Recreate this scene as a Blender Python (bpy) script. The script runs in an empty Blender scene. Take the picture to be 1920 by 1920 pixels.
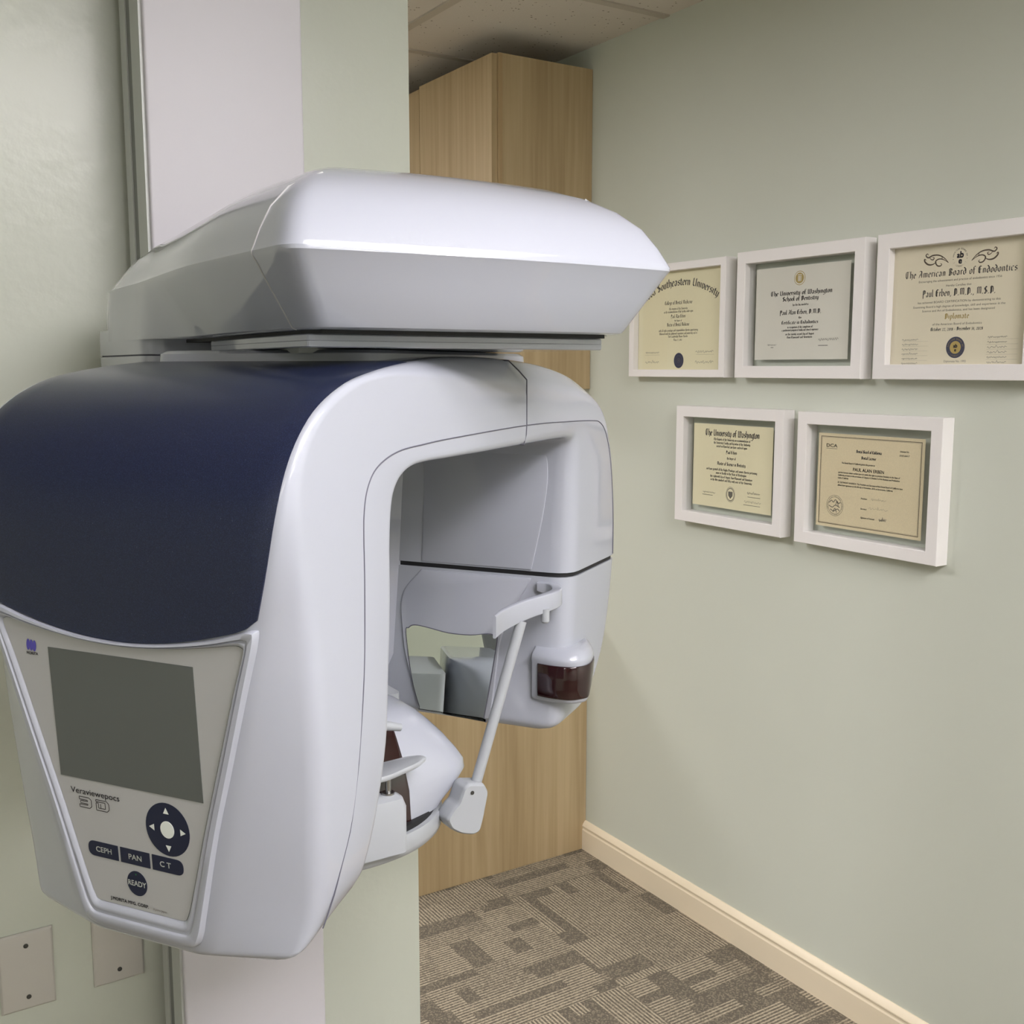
import bpy, math, random
from mathutils import Vector, Matrix
random.seed(7)
sc = bpy.context.scene
R = math.radians
# ---------------------------------------------------------------- camera
EYE = Vector((0, 0, 1.46)); HEAD = R(32.45); TILT = math.atan(270/2010)
cam = bpy.data.cameras.new('camera'); cam.lens = 2010/1920*36; cam.sensor_width = 36
cam.clip_start = 0.02
co = bpy.data.objects.new('camera', cam); sc.collection.objects.link(co)
co.location = EYE; co.rotation_euler = (math.pi/2-TILT, 0, -HEAD)
sc.camera = co
# ---------------------------------------------------------------- world, exposure
w = bpy.data.worlds.new('world'); sc.world = w; w.use_nodes = True
w.node_tree.nodes['Background'].inputs[0].default_value = (1, .97, .93, 1)
w.node_tree.nodes['Background'].inputs[1].default_value = 0.25
sc.view_settings.view_transform = 'Standard'; sc.view_settings.look = 'None'
sc.view_settings.exposure = 0.90; sc.view_settings.gamma = 1
sc.view_settings.use_curve_mapping = False
LIGHT_POWER = 1.0      # multiplies every ceiling light

# ---------------------------------------------------------------- room numbers
XR = 1.867      # wall on the right
YB = 1.70       # wall behind the machine
XE = 0.873      # free end of that wall
XL = -2.2; YN = -2.6; YF = 7.0
ZC = 2.345

# ---------------------------------------------------------------- materials
def newmat(name):
    m = bpy.data.materials.new(name); m.use_nodes = True
    nt = m.node_tree; b = nt.nodes['Principled BSDF']
    return m, nt, b
def plain(name, col, rough=.5, metal=0, coat=0, spec=.5, bump=0, bscale=200, vary=0, vscale=8):
    m, nt, b = newmat(name)
    b.inputs['Base Color'].default_value = (*col, 1)
    b.inputs['Roughness'].default_value = rough
    b.inputs['Metallic'].default_value = metal
    b.inputs['Specular IOR Level'].default_value = spec
    b.inputs['Coat Weight'].default_value = coat
    b.inputs['Coat Roughness'].default_value = .04
    tc = nt.nodes.new('ShaderNodeTexCoord')
    if bump:
        n = nt.nodes.new('ShaderNodeTexNoise'); n.inputs['Scale'].default_value = bscale; n.inputs['Detail'].default_value = 4
        bp = nt.nodes.new('ShaderNodeBump'); bp.inputs['Strength'].default_value = bump; bp.inputs['Distance'].default_value = .002
        nt.links.new(tc.outputs['Object'], n.inputs['Vector']); nt.links.new(n.outputs['Fac'], bp.inputs['Height']); nt.links.new(bp.outputs['Normal'], b.inputs['Normal'])
    if vary:
        n2 = nt.nodes.new('ShaderNodeTexNoise'); n2.inputs['Scale'].default_value = vscale; n2.inputs['Detail'].default_value = 3
        mx = nt.nodes.new('ShaderNodeMix'); mx.data_type = 'RGBA'
        mx.inputs[6].default_value = (*[c*(1-vary) for c in col], 1); mx.inputs[7].default_value = (*[min(1, c*(1+vary)) for c in col], 1)
        nt.links.new(tc.outputs['Object'], n2.inputs['Vector']); nt.links.new(n2.outputs['Fac'], mx.inputs[0]); nt.links.new(mx.outputs[2], b.inputs['Base Color'])
    return m
SAGE = (.585, .615, .54)
M = {}
M['white'] = plain('white_gloss_plastic', (.385, .405, .465), .42, coat=1, spec=.3, vary=.01)
M['white2'] = plain('white_satin_plastic', (.37, .39, .42), .33, vary=.01)
M['column'] = plain('white_column_paint', (.60, .585, .63), .45, vary=.01)
M['rail'] = plain('grey_anodised_rail', (.50, .52, .50), .4, metal=.1, vary=.02)
M['dark'] = plain('black_rubber_and_shade', (.008, .008, .01), .6, vary=.05)  # rubber parts, and the painted shadow under the housing
M['groove'] = plain('grey_groove_paint', (.20, .21, .20), .6, vary=.03)
M['seam'] = plain('dark_seam_gap', (.10, .10, .13), .7, vary=.05)
M['panel'] = plain('warm_grey_membrane', (.42, .425, .425), .42, vary=.01)
M['screen'] = plain('unlit_lcd_screen', (.105, .115, .108), .30, vary=.02)
M['key'] = plain('navy_key_print', (.006, .010, .035), .45, vary=.05)
M['print_white'] = plain('white_key_print', (.72, .76, .72), .5, vary=.01)
M['print_black'] = plain('black_print', (.015, .015, .02), .6, vary=.05)
M['ink'] = plain('soft_black_ink', (.045, .04, .04), .7, vary=.05)
M['ink_grey'] = plain('grey_ink', (.16, .145, .12), .7, vary=.05)
M['gold_ink'] = plain('gold_ink', (.42, .31, .09), .5, vary=.05)
M['bronze_ink'] = plain('bronze_ink', (.085, .055, .035), .6, vary=.3, vscale=300)
M['navy_ink'] = plain('navy_ink', (.018, .02, .07), .5, vary=.1)
M['purple_ink'] = plain('violet_logo_ink', (.085, .07, .40), .5, vary=.05)
M['led'] = plain('green_indicator', (.02, .16, .05), .4, vary=.05)
M['mirror'] = plain('mirror_glass', (.86, .90, .86), .01, metal=1, vary=.004)
M['laser'] = plain('dark_red_laser_window', (.016, .002, .003), .12, coat=.5, vary=.05)
M['steel'] = plain('steel', (.42, .42, .42), .28, metal=1, vary=.03)
M['frame'] = plain('white_lacquered_frame', (.82, .80, .79), .4, vary=.015, bump=.1)
M['paper'] = plain('ivory_paper', (.80, .73, .575), .75, vary=.02, vscale=4)
M['paper_white'] = plain('white_paper', (.74, .72, .66), .75, vary=.02, vscale=4)
M['paper_yellow'] = plain('pale_yellow_paper', (.82, .76, .54), .75, vary=.02, vscale=4)
M['parchment'] = plain('speckled_parchment', (.72, .62, .42), .75, vary=.12, vscale=500)
M['plate'] = plain('ivory_cover_plate', (.55, .53, .49), .35, vary=.015)
M['screw'] = plain('screw_slot', (.06, .06, .055), .5, metal=.5, vary=.1)
M['base'] = plain('cream_baseboard_paint', (.80, .70, .53), .38, vary=.015)
M['tbar'] = plain('ceiling_grid_paint', (.50, .46, .40), .5, vary=.02)

# walls: semi-gloss sage with roller texture
def wallmat(name, bump, rough):
    m, nt, b = newmat(name)
    tc = nt.nodes.new('ShaderNodeTexCoord')
    n = nt.nodes.new('ShaderNodeTexNoise'); n.inputs['Scale'].default_value = 38; n.inputs['Detail'].default_value = 3
    n2 = nt.nodes.new('ShaderNodeTexNoise'); n2.inputs['Scale'].default_value = 3; n2.inputs['Detail'].default_value = 2
    mx = nt.nodes.new('ShaderNodeMix'); mx.data_type = 'RGBA'
    mx.inputs[6].default_value = (*[c*.975 for c in SAGE], 1); mx.inputs[7].default_value = (*[c*1.025 for c in SAGE], 1)
    bp = nt.nodes.new('ShaderNodeBump'); bp.inputs['Strength'].default_value = bump; bp.inputs['Distance'].default_value = .004
    nt.links.new(tc.outputs['Object'], n.inputs['Vector']); nt.links.new(tc.outputs['Object'], n2.inputs['Vector'])
    nt.links.new(n2.outputs['Fac'], mx.inputs[0]); nt.links.new(mx.outputs[2], b.inputs['Base Color'])
    nt.links.new(n.outputs['Fac'], bp.inputs['Height']); nt.links.new(bp.outputs['Normal'], b.inputs['Normal'])
    b.inputs['Roughness'].default_value = rough
    return m
M['wall_gloss'] = wallmat('sage_semigloss_wall', .20, .30)
M['wall'] = wallmat('sage_wall', .05, .6)

# navy metallic cover with fine flake
def navy():
    m, nt, b = newmat('navy_metal_flake')
    tc = nt.nodes.new('ShaderNodeTexCoord')
    n = nt.nodes.new('ShaderNodeTexNoise'); n.inputs['Scale'].default_value = 1400; n.inputs['Detail'].default_value = 1
    cr = nt.nodes.new('ShaderNodeValToRGB'); e = cr.color_ramp.elements
    e[0].position = .45; e[0].color = (.0068, .0105, .033, 1); e[1].position = .75; e[1].color = (.022, .031, .08, 1)
    v = nt.nodes.new('ShaderNodeTexVoronoi'); v.inputs['Scale'].default_value = 110
    dust = nt.nodes.new('ShaderNodeMath'); dust.operation = 'LESS_THAN'; dust.inputs[1].default_value = .035
    mx = nt.nodes.new('ShaderNodeMix'); mx.data_type = 'RGBA'; mx.inputs[7].default_value = (.10, .11, .14, 1)
    nt.links.new(tc.outputs['Object'], n.inputs['Vector']); nt.links.new(tc.outputs['Object'], v.inputs['Vector'])
    nt.links.new(n.outputs['Fac'], cr.inputs[0]); nt.links.new(v.outputs['Distance'], dust.inputs[0])
    nt.links.new(dust.outputs[0], mx.inputs[0]); nt.links.new(cr.outputs[0], mx.inputs[6]); nt.links.new(mx.outputs[2], b.inputs['Base Color'])
    b.inputs['Roughness'].default_value = .34; b.inputs['Specular IOR Level'].default_value = .4
    b.inputs['Coat Weight'].default_value = .25; b.inputs['Coat Roughness'].default_value = .12
    return m
M['navy'] = navy()

def oak(name, c1, c2, rough=.42):
    m, nt, b = newmat(name)
    tc = nt.nodes.new('ShaderNodeTexCoord')
    def noise(scale, detail, sx, sz):
        mp = nt.nodes.new('ShaderNodeMapping'); mp.inputs['Scale'].default_value = (sx, sx, sz)
        n = nt.nodes.new('ShaderNodeTexNoise'); n.inputs['Scale'].default_value = scale; n.inputs['Detail'].default_value = detail
        n.inputs['Distortion'].default_value = .4
        nt.links.new(tc.outputs['Object'], mp.inputs[0]); nt.links.new(mp.outputs[0], n.inputs['Vector']); return n
    a = noise(9, 4, 1, .06); c = noise(90, 3, 1, .03); f = noise(30, 2, 1, .05)
    s1 = nt.nodes.new('ShaderNodeMath'); s1.operation = 'MULTIPLY_ADD'; s1.inputs[1].default_value = .5
    s2 = nt.nodes.new('ShaderNodeMath'); s2.operation = 'MULTIPLY_ADD'; s2.inputs[1].default_value = .35
    m3 = nt.nodes.new('ShaderNodeMath'); m3.operation = 'MULTIPLY'; m3.inputs[1].default_value = .35
    nt.links.new(f.outputs['Fac'], m3.inputs[0]); nt.links.new(c.outputs['Fac'], s2.inputs[0]); nt.links.new(m3.outputs[0], s2.inputs[2])
    nt.links.new(a.outputs['Fac'], s1.inputs[0]); nt.links.new(s2.outputs[0], s1.inputs[2])
    cr = nt.nodes.new('ShaderNodeValToRGB'); e = cr.color_ramp.elements
    e[0].position = .42; e[0].color = (*c1, 1); e[1].position = .78; e[1].color = (*c2, 1)
    nt.links.new(s1.outputs[0], cr.inputs[0]); nt.links.new(cr.outputs[0], b.inputs['Base Color'])
    b.inputs['Roughness'].default_value = rough
    bp = nt.nodes.new('ShaderNodeBump'); bp.inputs['Strength'].default_value = .08; bp.inputs['Distance'].default_value = .001
    nt.links.new(c.outputs['Fac'], bp.inputs['Height']); nt.links.new(bp.outputs['Normal'], b.inputs['Normal'])
    return m
M['oak'] = oak('light_oak_laminate', (.38, .275, .145), (.56, .435, .26))
M['oak_edge'] = oak('light_oak_edge', (.42, .29, .15), (.50, .36, .20))

def ceilmat():
    m, nt, b = newmat('mineral_fibre_tile')
    tc = nt.nodes.new('ShaderNodeTexCoord')
    v = nt.nodes.new('ShaderNodeTexVoronoi'); v.inputs['Scale'].default_value = 55
    n = nt.nodes.new('ShaderNodeTexNoise'); n.inputs['Scale'].default_value = 14
    th = nt.nodes.new('ShaderNodeMath'); th.operation = 'MULTIPLY'; th.inputs[1].default_value = .24
    lt = nt.nodes.new('ShaderNodeMath'); lt.operation = 'LESS_THAN'
    mx = nt.nodes.new('ShaderNodeMix'); mx.data_type = 'RGBA'
    mx.inputs[6].default_value = (.66, .62, .565, 1); mx.inputs[7].default_value = (.25, .22, .18, 1)
    n3 = nt.nodes.new('ShaderNodeTexNoise'); n3.inputs['Scale'].default_value = 260
    bp = nt.nodes.new('ShaderNodeBump'); bp.inputs['Strength'].default_value = .3; bp.inputs['Distance'].default_value = .002
    for x in (v, n, n3): nt.links.new(tc.outputs['Object'], x.inputs['Vector'])
    nt.links.new(n.outputs['Fac'], th.inputs[0]); nt.links.new(v.outputs['Distance'], lt.inputs[0]); nt.links.new(th.outputs[0], lt.inputs[1])
    nt.links.new(lt.outputs[0], mx.inputs[0]); nt.links.new(mx.outputs[2], b.inputs['Base Color'])
    nt.links.new(n3.outputs['Fac'], bp.inputs['Height']); nt.links.new(bp.outputs['Normal'], b.inputs['Normal'])
    b.inputs['Roughness'].default_value = .9
    return m
M['ceil'] = ceilmat()

def carpet():
    m, nt, b = newmat('patterned_carpet_tile')
    N = nt.nodes.new; L = nt.links.new
    tc = N('ShaderNodeTexCoord'); sx = N('ShaderNodeSeparateXYZ'); L(tc.outputs['Object'], sx.inputs[0])
    def mth(op, a, b_=None, c=None):
        n = N('ShaderNodeMath'); n.operation = op
        for i, v in enumerate((a, b_, c)):
            if v is None: continue
            if isinstance(v, (int, float)): n.inputs[i].default_value = v
            else: L(v, n.inputs[i])
        return n.outputs[0]
    X, Y = sx.outputs[0], sx.outputs[1]
    T = .50
    tx = mth('FLOOR', mth('DIVIDE', X, T)); ty = mth('FLOOR', mth('DIVIDE', mth('ADD', Y, .13), T))
    par = mth('MODULO', mth('ABSOLUTE', mth('ADD', tx, ty)), 2)        # quarter-turned laying
    u = mth('ADD', mth('MULTIPLY', X, mth('SUBTRACT', 1, par)), mth('MULTIPLY', Y, par))
    v = mth('ADD', mth('MULTIPLY', Y, mth('SUBTRACT', 1, par)), mth('MULTIPLY', X, par))
    tid = mth('ADD', mth('MULTIPLY', tx, 7.31), mth('MULTIPLY', ty, 3.77))
    def blocks(su, sv, seed):   # random value per rectangular block with jogged rows
        rv = mth('FLOOR', mth('DIVIDE', v, sv))
        off = mth('FRACT', mth('MULTIPLY', mth('SINE', mth('MULTIPLY', rv, 12.99+seed)), 43.7))
        ru = mth('FLOOR', mth('ADD', mth('DIVIDE', u, su), off))
        cb = N('ShaderNodeCombineXYZ'); L(ru, cb.inputs[0]); L(rv, cb.inputs[1]); L(mth('ADD', tid, seed), cb.inputs[2])
        wn = N('ShaderNodeTexWhiteNoise'); wn.noise_dimensions = '3D'; L(cb.outputs[0], wn.inputs['Vector'])
        return wn.outputs['Value']
    b1 = blocks(.17, .0625, 1.3); b2 = blocks(.0625, .125, 5.1); b3 = blocks(.25, .03125, 9.7)
    stripe = mth('SINE', mth('MULTIPLY', v, 2*math.pi/.0092))
    stripe = mth('MULTIPLY', mth('GREATER_THAN', stripe, .15), 1)
    on = mth('MAXIMUM', mth('GREATER_THAN', b1, .40), mth('GREATER_THAN', b2, .50))
    on = mth('MULTIPLY', on, mth('GREATER_THAN', b3, .16))
    tuft = N('ShaderNodeTexNoise'); tuft.inputs['Scale'].default_value = 330; tuft.inputs['Detail'].default_value = 2; L(tc.outputs['Object'], tuft.inputs['Vector'])
    sp = N('ShaderNodeTexWhiteNoise'); sp.noise_dimensions = '2D'
    sc_ = N('ShaderNodeVectorMath'); sc_.operation = 'SCALE'; sc_.inputs[3].default_value = 260; fl = N('ShaderNodeVectorMath'); fl.operation = 'FLOOR'
    L(tc.outputs['Object'], sc_.inputs[0]); L(sc_.outputs[0], fl.inputs[0]); L(fl.outputs[0], sp.inputs['Vector'])
    val = mth('MULTIPLY', mth('MULTIPLY', stripe, on), mth('MULTIPLY_ADD', b2, .35, .45))
    val = mth('ADD', val, mth('MULTIPLY', mth('SUBTRACT', sp.outputs['Value'], .42), .55))
    val = mth('ADD', val, mth('MULTIPLY', mth('SUBTRACT', tuft.outputs['Fac'], .5), .9))
    cr = N('ShaderNodeValToRGB'); e = cr.color_ramp.elements
    e[0].position = -0.0; e[0].color = (.135, .118, .092, 1); e[1].position = .9; e[1].color = (.47, .405, .30, 1)
    L(val, cr.inputs[0]); L(cr.outputs[0], b.inputs['Base Color'])
    bp = N('ShaderNodeBump'); bp.inputs['Strength'].default_value = .6; bp.inputs['Distance'].default_value = .003
    L(mth('ADD', tuft.outputs['Fac'], mth('MULTIPLY', stripe, .3)), bp.inputs['Height']); L(bp.outputs['Normal'], b.inputs['Normal'])
    b.inputs['Roughness'].default_value = .95; b.inputs['Specular IOR Level'].default_value = .1
    return m
M['carpet'] = carpet()

def glass():
    m, nt, b = newmat('thin_clear_glass')
    tr = nt.nodes.new('ShaderNodeBsdfTransparent'); tr.inputs[0].default_value = (.985, .99, .985, 1)
    gl = nt.nodes.new('ShaderNodeBsdfGlossy'); gl.inputs['Roughness'].default_value = .02
    lw = nt.nodes.new('ShaderNodeLayerWeight'); lw.inputs[0].default_value = .5
    pw = nt.nodes.new('ShaderNodeMath'); pw.operation = 'POWER'; pw.inputs[1].default_value = 5
    fr = nt.nodes.new('ShaderNodeMath'); fr.operation = 'MULTIPLY_ADD'; fr.inputs[1].default_value = .9; fr.inputs[2].default_value = .035
    nt.links.new(lw.outputs['Facing'], pw.inputs[0]); nt.links.new(pw.outputs[0], fr.inputs[0])
    mx = nt.nodes.new('ShaderNodeMixShader'); out = nt.nodes['Material Output']
    nt.links.new(fr.outputs[0], mx.inputs[0]); nt.links.new(tr.outputs[0], mx.inputs[1]); nt.links.new(gl.outputs[0], mx.inputs[2]); nt.links.new(mx.outputs[0], out.inputs[0])
    nt.nodes.remove(b)
    return m
M['glass'] = glass()
def emit(name, col, s):
    m, nt, b = newmat(name)
    b.inputs['Base Color'].default_value = (.8, .8, .8, 1)
    b.inputs['Emission Color'].default_value = (*col, 1); b.inputs['Emission Strength'].default_value = s
    return m

# ---------------------------------------------------------------- mesh helpers
class MB:
    def __init__(s): s.v = []; s.f = []
    def add(s, vs, fs):
        o = len(s.v); s.v += [tuple(x) for x in vs]; s.f += [tuple(i+o for i in f) for f in fs]; return s
    def box(s, x0, x1, y0, y1, z0, z1, bev=0, axis='z'):
        if bev <= 0:
            vs = [(x, y, z) for x in (x0, x1) for y in (y0, y1) for z in (z0, z1)]
            return s.add(vs, [(0, 1, 3, 2), (4, 6, 7, 5), (0, 4, 5, 1), (2, 3, 7, 6), (0, 2, 6, 4), (1, 5, 7, 3)])
        def lp(z, i):
            return [(p[0], p[1], z) for p in rpoly([(x0+i, y0+i), (x1-i, y0+i), (x1-i, y1-i), (x0+i, y1-i)], max(bev-i*.6, bev*.3), 4)]
        b = bev
        return s.loft([lp(z0, b), lp(z0+b*.3, b*.3), lp(z0+b, 0), lp(z1-b, 0), lp(z1-b*.3, b*.3), lp(z1, b)])
    def loft(s, rings, caps=True, closed=True):
        n = len(rings[0]); vs = [p for r in rings for p in r]; fs = []
        for k in range(len(rings)-1):
            for i in range(n if closed else n-1):
                j = (i+1) % n
                fs.append((k*n+i, k*n+j, (k+1)*n+j, (k+1)*n+i))
        if caps: fs += [tuple(range(n-1, -1, -1)), tuple(range((len(rings)-1)*n, len(rings)*n))]
        return s.add(vs, fs)
    def build(s, name, mat, parent=None, ang=35, tf=None):
        me = bpy.data.meshes.new(name)
        vs = s.v if tf is None else [tuple(tf(Vector(p))) for p in s.v]
        off = ROOT.get(parent.name if parent else None, Vector((0, 0, 0)))
        if parent: vs = [tuple(Vector(p)-off) for p in vs]
        me.from_pydata(vs, [], s.f); me.update()
        import bmesh
        bm = bmesh.new(); bm.from_mesh(me); bmesh.ops.recalc_face_normals(bm, faces=bm.faces)
        bm.to_mesh(me); bm.free()
        for p in me.polygons: p.use_smooth = True
        me.set_sharp_from_angle(angle=R(ang))
        me.materials.append(mat)
        o = bpy.data.objects.new(name, me); sc.collection.objects.link(o)
        if parent: o.parent = parent; ROOT[o.name] = off
        return o
ROOT = {}
def thing(name, loc, label, cat, group=None):
    o = bpy.data.objects.new(name, None); sc.collection.objects.link(o); o.location = loc; o.empty_display_size = .05
    o['label'] = label; o['category'] = cat
    if group: o['group'] = group
    ROOT[o.name] = Vector(loc); return o
def struct(o): o['kind'] = 'structure'; return o

def rpoly(pts, r, n=4):
    """polygon with rounded corners; r number or list; always n+1 points per corner"""
    out = []; m = len(pts); rr = r if isinstance(r, (list, tuple)) else [r]*m
    for i in range(m):
        p = Vector(pts[i]); a = Vector(pts[i-1])-p; c = Vector(pts[(i+1) % m])-p
        d = min(rr[i], a.length*.49, c.length*.49)
        A_ = p+a.normalized()*d; C_ = p+c.normalized()*d
        for k in range(n+1):
            t = k/n; out.append(tuple(A_*(1-t)**2+p*2*t*(1-t)+C_*t*t))
    return out
def catmull(pts, n=6, closed=False):
    P = [Vector(p) for p in pts]; out = []; m = len(P)
    rng = range(m if closed else m-1)
    for i in rng:
        p0 = P[i-1] if (i > 0 or closed) else P[0]*2-P[1]
        p1 = P[i]; p2 = P[(i+1) % m]
        p3 = P[(i+2) % m] if (i+2 < m or closed) else p2*2-p1
        for k in range(n):
            t = k/n
            out.append(.5*((2*p1)+(p2-p0)*t+(2*p0-5*p1+4*p2-p3)*t*t+(3*p1-p0-3*p2+p3)*t**3))
    if not closed: out.append(P[-1].copy())
    return out
def tube(mb, path, r, n=10, closed=False, caps=True, flat=1):
    P = [Vector(p) for p in path]; rings = []; prev = None
    for i, p in enumerate(P):
        if closed: t = (P[(i+1) % len(P)]-P[i-1])
        else: t = P[min(i+1, len(P)-1)]-P[max(i-1, 0)]
        t.normalize()
        ref = prev if prev is not None else (Vector((0, 0, 1)) if abs(t.z) < .9 else Vector((1, 0, 0)))
        u = (ref-t*ref.dot(t)).normalized(); prev = u; v = t.cross(u)
        rad = r[i] if isinstance(r, (list, tuple)) else r
        rings.append([tuple(p+u*(rad*math.cos(a))+v*(rad*flat*math.sin(a))) for a in [2*math.pi*k/n for k in range(n)]])
    if closed: rings.append(rings[0]); caps = False
    return mb.loft(rings, caps=caps)

# ---------------------------------------------------------------- lettering
_fc = {}
def font_mesh(s):
    if s in _fc: return _fc[s]
    cu = bpy.data.curves.new('t', 'FONT'); cu.body = s; cu.size = 1; cu.resolution_u = 3; cu.align_x = 'LEFT'
    o = bpy.data.objects.new('t', cu); sc.collection.objects.link(o)
    dg = bpy.context.evaluated_depsgraph_get(); me = bpy.data.meshes.new_from_object(o.evaluated_get(dg))
    vs = [tuple(v.co[:2]) for v in me.vertices]; fs = [tuple(p.vertices) for p in me.polygons]
    bpy.data.objects.remove(o); bpy.data.meshes.remove(me); bpy.data.curves.remove(cu)
    x0 = min(v[0] for v in vs); x1 = max(v[0] for v in vs)
    _fc[s] = (vs, fs, x0, x1); return _fc[s]
def sans(s, cx, cy, width=None, h=None, stretch=1, bold=0, slant=0):
    """flat lettering centred at cx with baseline cy; capital height h (0.73 em)"""
    vs, fs, x0, x1 = font_mesh(s)
    if h is None: k = width/(x1-x0)
    else: k = h/.70
    kx = (width/(x1-x0)) if width else k*stretch
    ox = cx-(x0+x1)/2*kx
    V = [((v[0]*kx+ox)+slant*v[1]*k, v[1]*k+cy) for v in vs]; F = list(fs)
    if bold:
        n = len(vs)
        for dx, dy in ((bold, 0), (0, bold), (bold, bold)):
            b0 = len(V); V += [(x+dx, y+dy) for x, y in V[:n]]; F += [tuple(i+b0 for i in f) for f in fs]
    return V, F
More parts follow.
